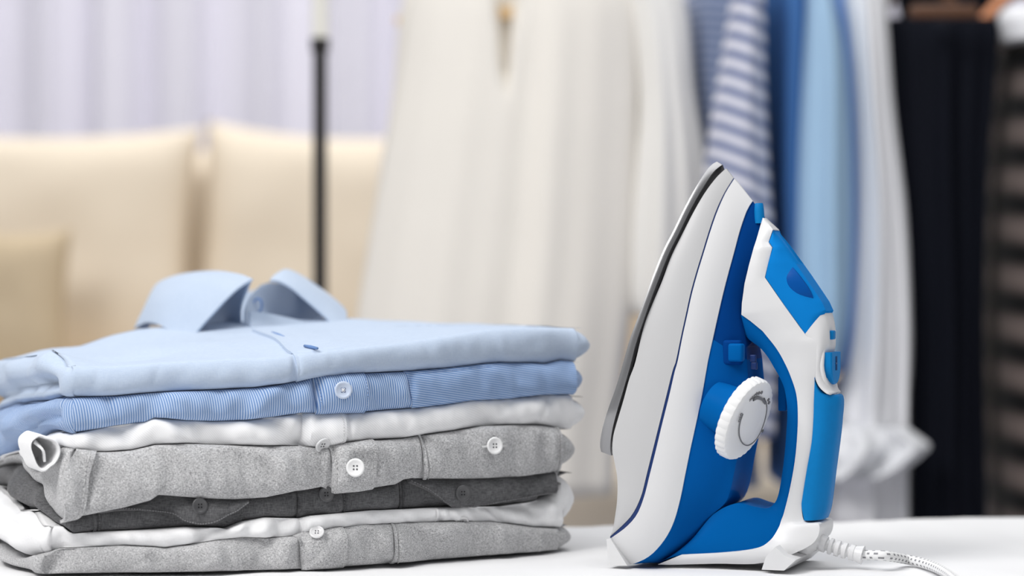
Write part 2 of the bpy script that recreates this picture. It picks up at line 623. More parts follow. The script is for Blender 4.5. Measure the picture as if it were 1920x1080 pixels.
def body_mesh(L, name, mt, parent):
    u0, u1 = FP(LX[L], 850)[0], FP(RX[L], 850)[0]
    rl, rr = 0.007, 0.016
    per = []      # (u, v, front?) around the outline, counter from the back left
    for t in np.linspace(DEP, rl, 46):
        per.append((u0 + 0.004 * nz(t * 30, L * 2.0) * sstep(0, 0.03, t), t, 0))
    for a in np.linspace(0, PI / 2, 7)[1:-1]:
        per.append((u0 + rl - rl * math.cos(a), rl - rl * math.sin(a), 1))
    for u in np.linspace(u0 + rl, u1 - rr, 330):
        per.append((u, 0, 1))
    for a in np.linspace(0, PI / 2, 8)[1:-1]:
        per.append((u1 - rr + rr * math.sin(a), rr - rr * math.cos(a), 1))
    for t in np.linspace(rr, DEP, 34):
        per.append((u1 + 0.003 * nz(t * 20, L * 3.0) * sstep(0, 0.04, t), t, 0))
    for u in np.linspace(u1, u0, 40)[1:-1]:
        per.append((u, DEP, 0))
    ins = 0.055
    nt_ = 13
    rings = []
    topf = [0.06, 0.14, 0.24, 0.36, 0.5, 0.65, 0.8, 1.0] if L else list(np.linspace(0.05, 1, 22))
    for (u, v, fr) in per:
        if L == 0:
            cu_ = min(max(u, u0 + DEP / 2), u1 - DEP / 2)
            cv = DEP / 2
        else:
            cu_, cv = min(max(u, u0 + ins), u1 - ins), min(max(v, ins), DEP - ins)
        dirv = Vector((cu_ - u, cv - v))
        dn = dirv.normalized() if dirv.length > 1e-6 else Vector((0, 1))
        z0, z1 = bot_z(L, u, v), top_z(L, u, v)
        ring = []
        # bottom, inside to edge
        for g in (1.0, 0.6, 0.3):
            uu, vv = u + dirv.x * g, v + dirv.y * g
            if fr:
                vv = max(vv, front_v(L, u) + 0.011)
            ring.append(Vector((uu, vv, bot_z(L, uu, vv))))
        h = z1 - z0
        d = min(0.5 * h, 0.011)
        e = 2 / NPX[L]
        if u > u1 - rr:
            e = 2 / 1.7
            d = min(0.8 * h, 0.02)
        for i in range(nt_):
            t = i / (nt_ - 1)
            a = (t - 0.5) * PI
            c = max(0.0, math.cos(a)) ** e
            s = math.copysign(abs(math.sin(a)) ** e, math.sin(a))
            if fr and v == 0:
                ring.append(face_pt(L, u, t))
            else:
                o_ = d * (1 - c)
                p = Vector((u + dn.x * o_, v + dn.y * o_, (z0 + z1) / 2 + s * h / 2))
                if fr:
                    p.y += front_v(L, u) + (face_pt(L, u, t).y - front_v(L, u) - min(0.5 * h, .011) * (1 - max(0.0, math.cos(a)) ** (2 / NPX[L]))) * 0.6
                else:
                    if u < (u0 + u1) / 2:
                        k_ = sstep(0.0, 0.05, v)
                        p.x -= LOUT[L] * k_ * c
                        p.x += 0.007 * nz(v * 20 + L, p.z * 60, L) * c * k_
                        if L == 0:
                            p.x += 0.010 * math.exp(-((t - 0.44 + 0.4 * v) / 0.09) ** 2) * sstep(0.004, 0.03, v)
                        if L == 5:
                            p.x += 0.004 * math.exp(-((t - 0.62) / 0.12) ** 2) * sstep(0.02, 0.05, v)
                        if L == 1:
                            p.x += 0.006 * math.exp(-((t - 0.5 + v * 2) / 0.08) ** 2)
                    else:
                        p.y += front_v(L, u1) * (1 - v / DEP)
                        p.x += 0.003 * nz(v * 26 + L, p.z * 90, L) * c
                ring.append(p)
        for g in topf:
            uu, vv = u + dirv.x * g, v + dirv.y * g
            if fr:
                b0 = front_v(L, u) + d
                vv = b0 + (cv - b0) * g if v == 0 else max(vv, b0)
            ring.append(Vector((uu, vv, top_z(L, uu, vv - 0.011 * (max(g, sstep(0.0, 0.05, u - UL)) if fr else g)))))
        rings.append(ring)
    n = len(rings[0])
    m_ = len(rings)
    V = [p for r in rings for p in r]
    flat = []
    sl = 0.0
    for i, r in enumerate(rings):
        if i:
            sl += math.hypot(per[i][0] - per[i - 1][0], per[i][1] - per[i - 1][1])
        c = 0.0
        for j, p in enumerate(r):
            if j:
                c += (p - r[j - 1]).length
            flat.append((sl, c, 0))
    Fs = []
    for i in range(m_):
        for j in range(n - 1):
            a, b = i * n + j, ((i + 1) % m_) * n + j
            Fs.append((a, b, b + 1, a + 1))
    for j in (0, n - 1):
        if L == 0 and j == n - 1:
            continue
        Fs.append(tuple(i * n + j for i in range(m_)))
    return mesh(name, V, Fs, mt, parent, 180, flat=flat)


def patch(L, name, mt, parent, ul, ur, t0=0.02, t1=0.98, off=0.0012, nu=14, ntt=15, thick=True):
    """strip of cloth lying on the front face; ul, ur: functions of t or numbers"""
    fl = ul if callable(ul) else (lambda t: ul)
    fr = ur if callable(ur) else (lambda t: ur)
    f0 = t0 if callable(t0) else (lambda s: t0)
    f1 = t1 if callable(t1) else (lambda s: t1)
    V, Fs, flat = [], [], []
    for o_ in (off, -0.0006):
        for j in range(ntt):
            for i in range(nu):
                s = i / (nu - 1)
                t = f0(s) + (f1(s) - f0(s)) * j / (ntt - 1)
                u = fl(t) + (fr(t) - fl(t)) * s
                V.append(face_pt(L, u, t, o_))
                flat.append((u, V[-1].z, 0))
    N = nu * ntt
    for k in (0, 1):
        for j in range(ntt - 1):
            for i in range(nu - 1):
                a = k * N + j * nu + i
                Fs.append((a, a + 1, a + nu + 1, a + nu))
    for j in range(ntt - 1):
        for i in (0, nu - 1):
            a = j * nu + i
            Fs.append((a, a + nu, a + nu + N, a + N))
    for i in range(nu - 1):
        for j in (0, ntt - 1):
            a = j * nu + i
            Fs.append((a, a + 1, a + 1 + N, a + N))
    return mesh(name, V, Fs, mt, parent, 40, flat=flat)


def stitches(L, mt, parent, uf, t0, t1, n, off=0.0014, name='stitching', horiz=None):
    """row of tiny thread dashes, joined into one part"""
    parts = []
    for i in range(n):
        t = t0 + (t1 - t0) * (i + 0.1) / n
        tb = t0 + (t1 - t0) * (i + 0.7) / n
        if horiz:
            ua, ub = horiz[0] + (horiz[1] - horiz[0]) * (i + 0.1) / n, horiz[0] + (horiz[1] - horiz[0]) * (i + 0.7) / n
            p, q = face_pt(L, ua, uf(ua), off), face_pt(L, ub, uf(ub), off)
        else:
            p, q = face_pt(L, uf(t), t, off), face_pt(L, uf(tb), tb, off)
        parts.append(tube([p, (p + q) / 2 + Vector((0, -0.0002, 0)), q], [0.0002, 0.00034, 0.0002], 5))
    v, f = join(parts)
    o = mesh(name, v, f, mt, parent, 180)
    o['kind'] = 'stuff'
    return o


def frame_at(p, nrm, up=(0, 0, 1)):
    z = Vector(nrm).normalized()
    x = Vector(up).cross(z).normalized()
    y = z.cross(x)
    return Matrix(((x.x, y.x, z.x, p[0]), (x.y, y.y, z.y, p[1]), (x.z, y.z, z.z, p[2]), (0, 0, 0, 1)))


def button(parent, M, r, mt, mth, holes=4, thread=None, name='button'):
    k = r / 0.006
    prof = [(0.0001, -0.0012 * k), (0.0045 * k, -0.001 * k), (0.0058 * k, 0), (0.006 * k, 0.0006 * k), (0.0057 * k, 0.0012 * k), (0.005 * k, 0.0014 * k), (0.0043 * k, 0.0011 * k), (0.0037 * k, 0.0006 * k), (0.0001, 0.0005 * k)]
    o = mesh(name, *lathe(prof, 36), mt, parent, 50)
    o.matrix_local = M
    hs = []
    for i in range(holes):
        a = PI / 4 + i * 2 * PI / holes
        c = Vector((0.0015 * k * math.cos(a), 0.0015 * k * math.sin(a), 0.0004 * k))
        hs.append(lathe([(0.0001, 0), (0.0006 * k, 0), (0.00062 * k, 0.0003 * k), (0.0001, 0.00032 * k)], 10, Matrix.Translation(c)))
    h = mesh('hole_disc', *join(hs), mth, o, 50)  # solid discs, coloured dark for the shade inside the holes
    if thread:
        b = 0.0016 * k * 0.7
        mesh('thread', *join([tube([(-b, -b, .0006 * k), (0, 0, .0011 * k), (b, b, .0006 * k)], 0.00035 * k, 6),
                              tube([(b, -b, .0006 * k), (0, 0, .0011 * k), (-b, b, .0006 * k)], 0.00035 * k, 6)]), thread, o, 180)
    return o


def face_btn(L, px, py, parent, r, mt, mth, off=0.0024, tilt=(0, 0), **kw):
    u, z = FP(px, py, -NOFF[L])
    z0, z1 = bot_z(L, u, -1), top_z(L, u, -1)
    x = max(-1, min(1, (z - (z0 + z1) / 2) / ((z1 - z0) / 2)))
    e = 2 / NPX[L]
    a = math.asin(math.copysign(abs(x) ** (1 / e), x))
    t = a / PI + 0.5
    p = face_pt(L, u, t, off)
    nrm = Vector((0.05 + tilt[0], -1, 0.5 * math.sin(a) * 0.6 + tilt[1]))
    return button(parent, frame_at(p, nrm), r, mt, mth, **kw), u, t


def bhole(L, parent, mt, px0, py0, px1, py1):
    """buttonhole bar seen beyond a button"""
    pts = []
    for px, py in ((px0, py0), ((px0 + px1) / 2, (py0 + py1) / 2), (px1, py1)):
        u, z = FP(px, py, -NOFF[L])
        z0, z1 = bot_z(L, u, -1), top_z(L, u, -1)
        x = max(-1, min(1, (z - (z0 + z1) / 2) / ((z1 - z0) / 2)))
        a = math.asin(math.copysign(abs(x) ** (NPX[L] / 2), x))
        pts.append(face_pt(L, u, a / PI + 0.5, 0.0014))
    return mesh('buttonhole', *tube(pts, [0.0006, 0.0011, 0.0006], 8), mt, parent, 180)


def fold(name, L, pts, mt, parent, n=20):
    """soft flattened roll of cloth on the left side of the stack: (px, py, half height px, u offset, half thickness m)"""
    path = []
    u0 = FP(LX[L], 850)[0]
    q = []
    for px, py, hp, uo, th in pts:
        v, z = LP(px, py, u0 + uo)
        q.append((u0 + uo, v, z, hp * 0.00037, th))
    q = cat(q, 30)
    rings = []
    for i, (u, v, z, h, th) in enumerate(q):
        en = math.sqrt(max(0.0, min(1, (i + 0.02) / 4.0) * (2 - min(1, (i + 0.02) / 4.0)))) * math.sqrt(max(0.0, min(1, (29.02 - i) / 4.0) * (2 - min(1, (29.02 - i) / 4.0))))
        h, th = h * en, th * en
        d = Vector(q[min(i + 1, 29)][:3]) - Vector(q[max(i - 1, 0)][:3])
        d.normalize()
        a = Vector((1, 0, 0)) - d * d.x
        a.normalize()
        b = d.cross(a).normalized()
        if b.z < 0:
            b = -b
        ring = []
        for k in range(n):
            th_ = 2 * PI * k / n
            cx = math.copysign(abs(math.cos(th_)) ** 0.8, math.cos(th_))
            sy = math.sin(th_)
            w_ = 1 + 0.07 * nz(i * 0.3 + L * 9, k * 0.5, L)
            p = Vector((u, v, z)) + a * cx * th * w_ + b * sy * h * (1 + 0.06 * nz(i * 0.25, k * 0.5, 5))
            p.z = max(p.z, 0.001)
            ring.append(p)
        rings.append(ring)
    return mesh(name, *loft(rings), mt, parent, 180)


def sheet(name, rows, mt, parent, nu=36, nv=16, th=0.0016, bulge=None):
    """cloth sheet through rows of control points, with real thickness"""
    rs = [cat(r, nu) for r in rows]
    cols = [cat([r[i] for r in rs], nv) for i in range(nu)]      # nu x nv x 3
    A = np.array(cols)
    G = np.zeros_like(A)
    du = np.gradient(A, axis=0)
    dv = np.gradient(A, axis=1)
    nn = np.cross(du, dv)
    nn /= (np.linalg.norm(nn, axis=2, keepdims=True) + 1e-9)
    V = [tuple(p) for p in (A + nn * th / 2).reshape(-1, 3)] + [tuple(p) for p in (A - nn * th / 2).reshape(-1, 3)]
    Fs = []
    N = nu * nv
    for k in (0, 1):
        for i in range(nu - 1):
            for j in range(nv - 1):
                a = k * N + i * nv + j
                Fs.append((a, a + 1, a + nv + 1, a + nv))
    for i in range(nu - 1):
        for j in (0, nv - 1):
            a = i * nv + j
            Fs.append((a, a + nv, a + nv + N, a + N))
    for j in range(nv - 1):
        for i in (0, nu - 1):
            a = i * nv + j
            Fs.append((a, a + 1, a + 1 + N, a + N))
    return mesh(name, V, Fs, mt, parent, 60)


# cloth materials
M_sky = weave('poplin_light_blue', (173, 189, 212), (193, 206, 223), 1800, 0.6, blotch=0.1, bump=0.1)
M_str = striped('fine_blue_stripe', (96, 133, 186), (196, 210, 230), (1, 0.12, 0), 0.0016, warp=1.2, warpscale=40, sharp=1.1, bias=0.15, flat=True)
M_strh = striped('fine_blue_cross_stripe', (104, 140, 190), (178, 196, 224), (0.15, 1, 0), 0.0016, warp=1.2, warpscale=40, sharp=1.0, bias=0.1, flat=True)
M_strd = weave('blue_yoke_cloth', (118, 152, 200), (160, 186, 222), 1500, 0.8, blotch=0.1)
M_twill = striped('white_twill', (232, 232, 233), (247, 247, 248), (1, 1, 0), 0.0018, sharp=0.8, flat=True)
M_cham = weave('grey_chambray', (112, 112, 114), (224, 224, 225), 1900, 0.8, blotch=0.06, aniso=3)
M_cham2 = weave('grey_chambray_fine', (112, 112, 114), (222, 222, 223), 2300, 0.85, blotch=0.06, aniso=3)
M_dark = weave('charcoal_cotton', (50, 50, 52), (118, 118, 120), 1500, 0.6, blotch=0.2)
M_white = weave('white_cotton', (232, 232, 233), (246, 246, 247), 1500, 0.5, blotch=0.1, bump=0.08)
M_bwhite = mat('button_white', (236, 236, 236), 0.25, 0.5)
M_bblue = mat('button_pale_blue', (196, 208, 228), 0.25, 0.5)
M_bdark = mat('button_charcoal', (78, 78, 80), 0.3, 0.6)
M_bclear = mat('button_translucent', (232, 232, 233), 0.15, 0.5, trans=0.15)
M_hole = mat('button_hole_shade', (92, 92, 96), 0.7)
M_hole_b = mat('button_hole_shade_blue', (70, 92, 140), 0.7)
M_hole_d = mat('button_hole_shade_dark', (26, 26, 28), 0.7)
M_thr_w = mat('thread_white', (228, 228, 228), 0.8)
M_thr_b = mat('thread_blue', (150, 176, 216), 0.8)
M_thr_bd = mat('thread_deep_blue', (104, 136, 186), 0.8)
M_thr_g = mat('thread_grey', (205, 205, 205), 0.8)
M_thr_d = mat('thread_charcoal', (120, 120, 122), 0.8)

GRP = 'folded shirts in the stack'
SHIRTS = [
    ('light blue dress shirt with an open spread collar, on top of the folded stack', M_sky),
    ('blue fine-striped shirt with one pale blue button, second from the top of the stack', M_str),
    ('white twill shirt between the blue striped shirt and the light grey one', M_twill),
    ('light grey chambray shirt with two white buttons, middle of the stack', M_cham),
    ('charcoal shirt with buttoned pocket flaps, the darkest in the stack', M_dark),
    ('thin plain white shirt under the charcoal shirt, second from the bottom', M_white),
    ('grey chambray shirt at the very bottom of the stack, lying on the cloth', M_cham2),
]
S = []
for L, (lab, mt) in enumerate(SHIRTS):
    u0 = FP(LX[L], 850)[0]
    e = empty('shirt', (SO.x, SO.y, TZ), SA, lab, 'shirt', GRP)
    S.append(e)
    body_mesh(L, 'folded_body', mt, e)


def U(px, L=3, py=850):
    return FP(px, py, -NOFF[L])[0]


# -- shirt 7, bottom grey
e = S[6]
patch(6, 'placket', M_cham2, e, lambda t: U(573) - 0.006 * t ** 2, U(652), off=0.0022)
stitches(6, M_thr_g, e, lambda t: U(649) - 0.002 * t, 0.15, 0.9, 16, off=0.0026)
patch(6, 'seam', M_cham2, e, lambda t: U(743), lambda t: U(748), off=0.002, nu=4)
stitches(6, M_thr_g, e, lambda t: U(752), 0.12, 0.9, 16)
stitches(6, M_thr_g, e, lambda t: U(1016), 0.15, 0.85, 9)
face_btn(6, 597, 1003, e, 0.0052, M_bclear, M_hole, off=0.004, tilt=(-0.5, 0.7))
# -- shirt 6, white
e = S[5]
patch(5, 'placket', M_white, e, lambda t: U(575) + 0.001 * math.sin(6 * t), U(829), off=0.0011, nu=60)
stitches(5, M_thr_w, e, lambda t: U(825), 0.15, 0.9, 9)
face_btn(5, 868, 979, e, 0.0056, M_bclear, M_hole, off=0.0012, tilt=(0, -0.9))
# -- shirt 5, charcoal with flaps
e = S[4]


def flap(L, pts, name):
    """pocket flap with a curved lower edge; pts (px, lower py)"""
    us = [FP(px, py, -NOFF[L]) for px, py in pts]
    V, Fs = [], []
    n, m_ = 60, 8
    q = cat(us, n)
    for o_ in (0.0052, 0.0):
        for (u, zl) in q:
            z0, z1 = bot_z(L, u, -1), top_z(L, u, -1)
            x = max(-0.9, min(0.97, (zl - (z0 + z1) / 2) / ((z1 - z0) / 2)))
            tl = math.asin(math.copysign(abs(x) ** (NPX[L] / 2), x)) / PI + 0.5
            for j in range(m_):
                t = tl + (0.99 - tl) * j / (m_ - 1)
                p = face_pt(L, u, t, o_ * (1 - 0.4 * j / m_))
                p.y -= o_ * 0.6 * (0.5 + 0.5 * nz(u * 160, j * .5, 3))
                V.append(p)
    N = n * m_
    for k in (0, 1):
        for i in range(n - 1):
            for j in range(m_ - 1):
                a = k * N + i * m_ + j
                Fs.append((a, a + 1, a + m_ + 1, a + m_))
    for i in range(n - 1):
        a = i * m_
        Fs.append((a, a + m_, a + m_ + N, a + N))
    for i in (0, n - 1):
        for j in range(m_ - 1):
            a = i * m_ + j
            Fs.append((a, a + 1, a + 1 + N, a + N))
    o = mesh(name, V, Fs, M_dark, e, 50)
    parts = []
    for i in range(0, n - 1):
        p, r = Vector(V[i * m_]), Vector(V[(i + 1) * m_])
        parts.append(tube([p.lerp(r, 0.1) + Vector((0, -0.0008, 0.0008)), p.lerp(r, 0.75) + Vector((0, -0.0008, 0.0008))], 0.0004, 5))
    s_ = mesh('stitching', *join(parts), M_thr_d, o, 180)
    s_['kind'] = 'stuff'
    return o


fl1 = flap(4, [(188, 964), (237, 958), (296, 960), (326, 965), (345, 975), (385, 979), (430, 963), (464, 945)], 'pocket_flap')
fl2 = flap(4, [(768, 906), (800, 920), (830, 939), (865, 952), (900, 944), (960, 935), (1038, 921)], 'pocket_flap')
face_btn(4, 370, 950, fl1, 0.0055, M_bdark, M_hole_d, off=0.0085)
face_btn(4, 860, 923, fl2, 0.0057, M_bdark, M_hole_d, off=0.0085)
patch(4, 'placket', M_dark, e, lambda t: U(571), U(652), off=0.0014)
face_btn(4, 611, 928, e, 0.0054, M_bdark, M_hole_d, off=0.003)
patch(4, 'seam', M_dark, e, U(184), U(189), off=0.0016, nu=4)
stitches(4, M_thr_d, e, lambda t: U(194), 0.15, 0.85, 11)
stitches(4, M_thr_d, e, lambda t: U(463), 0.15, 0.85, 11)
stitches(4, M_thr_d, e, lambda t: U(658), 0.15, 0.9, 12)
patch(4, 'seam', M_dark, e, U(765), U(769), off=0.0014, nu=4)
# -- shirt 4, light grey
e = S[3]
patch(3, 'placket', M_cham, e, lambda t: U(630) - 0.004 * t ** 3, U(706), off=0.0024)
stitches(3, M_thr_g, e, lambda t: U(701), 0.1, 0.93, 20, off=0.003)
stitches(3, M_thr_g, e, lambda t: U(634), 0.1, 0.9, 20, off=0.003)
bhole(3, e, M_thr_w, 664, 855, 661, 897)
face_btn(3, 662, 876, e, 0.0064, M_bwhite, M_hole, off=0.0072, tilt=(-0.6, 0.1))
patch(3, 'seam', M_cham, e, lambda t: U(798) - 0.0035 * (t - .5), lambda t: U(803) - 0.0035 * (t - .5), off=0.0026, nu=4)
stitches(3, M_thr_g, e, lambda t: U(807) - 0.003 * (t - .5), 0.08, 0.93, 20)
bhole(3, e, M_thr_g, 904, 838, 947, 836)
face_btn(3, 926, 836, e, 0.0062, M_bwhite, M_hole, off=0.003)
stitches(3, M_thr_g, e, lambda t: U(1048), 0.1, 0.9, 18)
patch(3, 'seam', M_cham, e, U(1053), U(1056), off=0.002, nu=4)
# curled raw edge of the left corner
patch(3, 'folded_edge', M_cham, e, lambda t: U(113) + 0.012 * max(0, t - .2) + 0.003 * math.sin(9 * t), lambda t: U(146) + 0.014 * t, t0=0.05, t1=0.93, off=0.0042, nu=14, ntt=24)
stitches(3, M_thr_g, e, lambda t: U(138) + 0.013 * t, 0.1, 0.9, 18, off=0.0046)
# -- shirt 3, white twill
e = S[2]
patch(2, 'placket', M_twill, e, lambda t: U(573) + 0.003 * t, lambda t: U(654), off=0.0020, t0=0.0, t1=0.97)
stitches(2, M_thr_w, e, lambda t: U(648), 0.1, 0.93, 16, off=0.0024)
face_btn(2, 606, 831, e, 0.0058, M_bclear, M_hole, off=0.0042, tilt=(0.3, -0.5))


def cuff_roll(name, c, rx, rz, vlen, mt, parent, inner=0.82, tiltz=0.0):
    """thick open roll of cloth, its mouth toward the viewer; c local centre of the mouth"""
    N = 40
    rings = []
    for sc_, dv in ((1.0, vlen), (1.0, 0.004), (0.97, 0.0), (0.9, -0.001), (inner, 0.002), (inner * 0.95, vlen * 0.4), (inner * 0.5, vlen * 0.7)):
        ring = []
        for k in range(N):
            a = 2 * PI * k / N
            wob = 1 + 0.16 * math.sin(2 * a + 0.9) + 0.10 * math.sin(3 * a + 1.2) + 0.05 * math.sin(5 * a)
            x, z = rx * wob * sc_ * math.cos(a), rz * wob * sc_ * math.sin(a)
            ring.append(Vector((c[0] + x - 0.25 * z, c[1] + dv - 0.35 * x, c[2] + z + tiltz * dv)))
        rings.append(ring)
    return mesh(name, *loft(rings), mt, parent, 60)


u0 = FP(LX[2], 850)[0]
uz = FP(86, 848, -0.004)
cuff_roll('cuff', (uz[0], -0.004, uz[1]), 0.0085, 0.0135, 0.04, M_white, e)
tg = sheet('cuff_fold', [[Vector((uz[0] - 0.006, 0.0, uz[1] + 0.006)), Vector((uz[0] - 0.001, -0.004, uz[1] + 0.001)), Vector((uz[0] + 0.001, 0.0, uz[1] - 0.007))],
                         [Vector((uz[0] - 0.003, 0.02, uz[1] + 0.008)), Vector((uz[0] + 0.002, 0.016, uz[1] + 0.001)), Vector((uz[0] + 0.003, 0.02, uz[1] - 0.006))]], M_white, e, 16, 6)
# -- shirt 2, blue stripe
e = S[1]
patch(1, 'placket', M_str, e, lambda t: U(601) - 0.006 * max(0, t - .45) ** 1.3, U(692), off=0.0024)
stitches(1, M_thr_b, e, lambda t: U(690), 0.05, 0.95, 18, off=0.003)
stitches(1, M_thr_b, e, lambda t: U(606) - 0.006 * max(0, t - .45) ** 1.3, 0.05, 0.9, 18, off=0.003)
patch(1, 'pocket_panel', M_strh, e, lambda t: U(778) - 0.007 * (t - .3), lambda t: U(1085), t0=0.03, t1=0.97, off=0.0012, nu=60)
stitches(1, M_thr_b, e, lambda u: 0.82 - 0.2 * (u - U(785)) / (U(930) - U(785)) * 0 , 0, 1, 44, off=0.0016, horiz=(U(790), U(930)))
bhole(1, e, M_thr_bd, 634, 713, 645, 752)
face_btn(1, 641, 732, e, 0.0061, M_bblue, M_hole_b, off=0.0046, thread=M_thr_w, tilt=(-0.25, 0))
# -- shirt 1, light blue with collar
e = S[0]


def hit(px, py, L=0):
    """where the view ray meets the top of the light blue shirt (local u, v, z)"""
    d = rayd(px, py)
    s = 1.55
    while s < 2.2:
        p = CAM + d * s
        u, v, z = (p - SO).dot(SU), (p - SO).dot(SV), p.z - TZ
        if v > bow(u) + 0.004 and z <= top_z(0, u, v - 0.011):
            return Vector((u, v, z))
        s += 0.0004
    u, z = FP(px, py)
    return Vector((u, bow(u), z))


def W2L(px, py, D):
    """pixel at distance D -> stack local"""
    p = P(px, py, D - D0)
    return Vector(((p - SO).dot(SU), (p - SO).dot(SV), p.z - TZ))


# collar leaves, stand and neck band
leaf_l = [
    [W2L(474, 524, 1.86), W2L(448, 540, 1.855), W2L(425, 561, 1.85), W2L(402, 586, 1.85), W2L(381, 609, 1.85), W2L(356, 640, 1.85)],
    [W2L(448, 515, 1.90), W2L(418, 530, 1.885), W2L(396, 550, 1.88), W2L(372, 578, 1.875), W2L(350, 605, 1.875), W2L(330, 627, 1.875)],
    [W2L(402, 509, 1.94), W2L(372, 520, 1.92), W2L(350, 540, 1.91), W2L(328, 565, 1.905), W2L(312, 590, 1.90), W2L(299, 609, 1.90)],
    [W2L(345, 514, 1.98), W2L(325, 523, 1.96), W2L(308, 540, 1.95), W2L(292, 562, 1.94), W2L(281, 585, 1.935), W2L(274, 605, 1.93)],
    [W2L(308, 526, 2.02), W2L(295, 533, 2.01), W2L(284, 550, 1.99), W2L(270, 580, 1.975), W2L(260, 600, 1.965), W2L(253, 617, 1.96)],
    [W2L(318, 536, 2.06), W2L(305, 545, 2.06), W2L(296, 560, 2.05), W2L(286, 585, 2.04), W2L(280, 602, 2.035), W2L(276, 612, 2.03)],
    [W2L(400, 545, 2.11), W2L(396, 552, 2.12), W2L(392, 565, 2.12), W2L(390, 585, 2.12), W2L(388, 598, 2.12), W2L(388, 606, 2.12)],
]
col_ = sheet('collar', leaf_l, M_sky, e, 48, 20)
leaf_r = [
    [W2L(506, 527, 1.93), W2L(521, 528, 1.925), W2L(546, 540, 1.92), W2L(574, 563, 1.915), W2L(608, 593, 1.91), W2L(631, 618, 1.90), W2L(649, 633, 1.90)],
    [W2L(515, 517, 1.95), W2L(529, 514, 1.945), W2L(554, 525, 1.94), W2L(583, 545, 1.935), W2L(616, 573, 1.93), W2L(640, 597, 1.925), W2L(650, 610, 1.92)],
    [W2L(526, 511, 1.98), W2L(538, 506, 1.98), W2L(560, 515, 1.975), W2L(588, 533, 1.97), W2L(622, 558, 1.965), W2L(643, 577, 1.96), W2L(648, 584, 1.955)],
    [W2L(530, 520, 2.03), W2L(545, 518, 2.03), W2L(565, 527, 2.03), W2L(592, 545, 2.025), W2L(620, 568, 2.02), W2L(638, 586, 2.015), W2L(642, 594, 2.01)],
    [W2L(505, 545, 2.10), W2L(520, 548, 2.10), W2L(535, 555, 2.10), W2L(555, 570, 2.10), W2L(570, 583, 2.10), W2L(580, 592, 2.09), W2L(584, 596, 2.09)],
]
sheet('collar', leaf_r, M_sky, e, 48, 20)
# stand at the right, its open end toward the viewer
stand_r = [
    [W2L(488, 535, 1.95), W2L(470, 553, 1.915), W2L(460, 577, 1.895), W2L(458, 600, 1.885), W2L(461, 620, 1.88)],
    [W2L(508, 530, 1.975), W2L(495, 553, 1.95), W2L(485, 577, 1.925), W2L(482, 600, 1.91), W2L(485, 620, 1.90)],
    [W2L(535, 536, 2.0), W2L(525, 556, 1.98), W2L(517, 580, 1.96), W2L(513, 602, 1.945), W2L(515, 620, 1.935)],
    [W2L(575, 560, 2.02), W2L(568, 575, 2.01), W2L(560, 592, 1.995), W2L(556, 608, 1.985), W2L(558, 622, 1.975)],
    [W2L(600, 590, 2.05), W2L(595, 600, 2.05), W2L(590, 610, 2.04), W2L(588, 618, 2.03), W2L(588, 626, 2.02)],
]
stn = sheet('collar_stand', stand_r, M_sky, e, 30, 20)
p0 = W2L(483, 573, 1.915)
nrm = Vector((-0.45, -1, 0.25))
ring = [Vector((0.0034 * math.cos(a), 0.0058 * math.sin(a), 0)) for a in np.linspace(0, 2 * PI, 25)]
bh = mesh('buttonhole', *tube(ring, 0.0009, 8, up=(0, 0, 1)), M_thr_bd, stn, 180)
bh.matrix_local = frame_at(p0, nrm)
# stand around the back of the neck
stand_b = [
    [W2L(330, 575, 1.97), W2L(340, 552, 2.05), W2L(400, 545, 2.105), W2L(470, 546, 2.115), W2L(540, 550, 2.10), W2L(600, 585, 2.06)],
    [W2L(325, 600, 1.96), W2L(338, 580, 2.05), W2L(400, 575, 2.10), W2L(470, 575, 2.11), W2L(540, 580, 2.09), W2L(605, 605, 2.05)],
    [W2L(325, 625, 1.95), W2L(340, 610, 2.04), W2L(400, 606, 2.09), W2L(470, 606, 2.10), W2L(540, 610, 2.085), W2L(605, 622, 2.045)],
]
sheet('collar_stand', stand_b, M_sky, e, 48, 10)
# left stand, under the left leaf
stand_l = [
    [W2L(470, 528, 1.88), W2L(440, 540, 1.91), W2L(400, 548, 1.94), W2L(360, 555, 1.97), W2L(320, 570, 1.98)],
    [W2L(452, 575, 1.90), W2L(430, 580, 1.92), W2L(395, 585, 1.945), W2L(355, 590, 1.965), W2L(310, 600, 1.965)],
    [W2L(452, 616, 1.91), W2L(430, 614, 1.925), W2L(395, 616, 1.95), W2L(350, 618, 1.965), W2L(300, 622, 1.96)],
]
sheet('collar_stand', stand_l, M_sky, e, 30, 14)
# small collar button under the left leaf
button(e, frame_at(W2L(271, 615, 1.955), (-0.5, -1, 0.2)), 0.0042, M_bblue, M_hole_b, thread=M_thr_w)
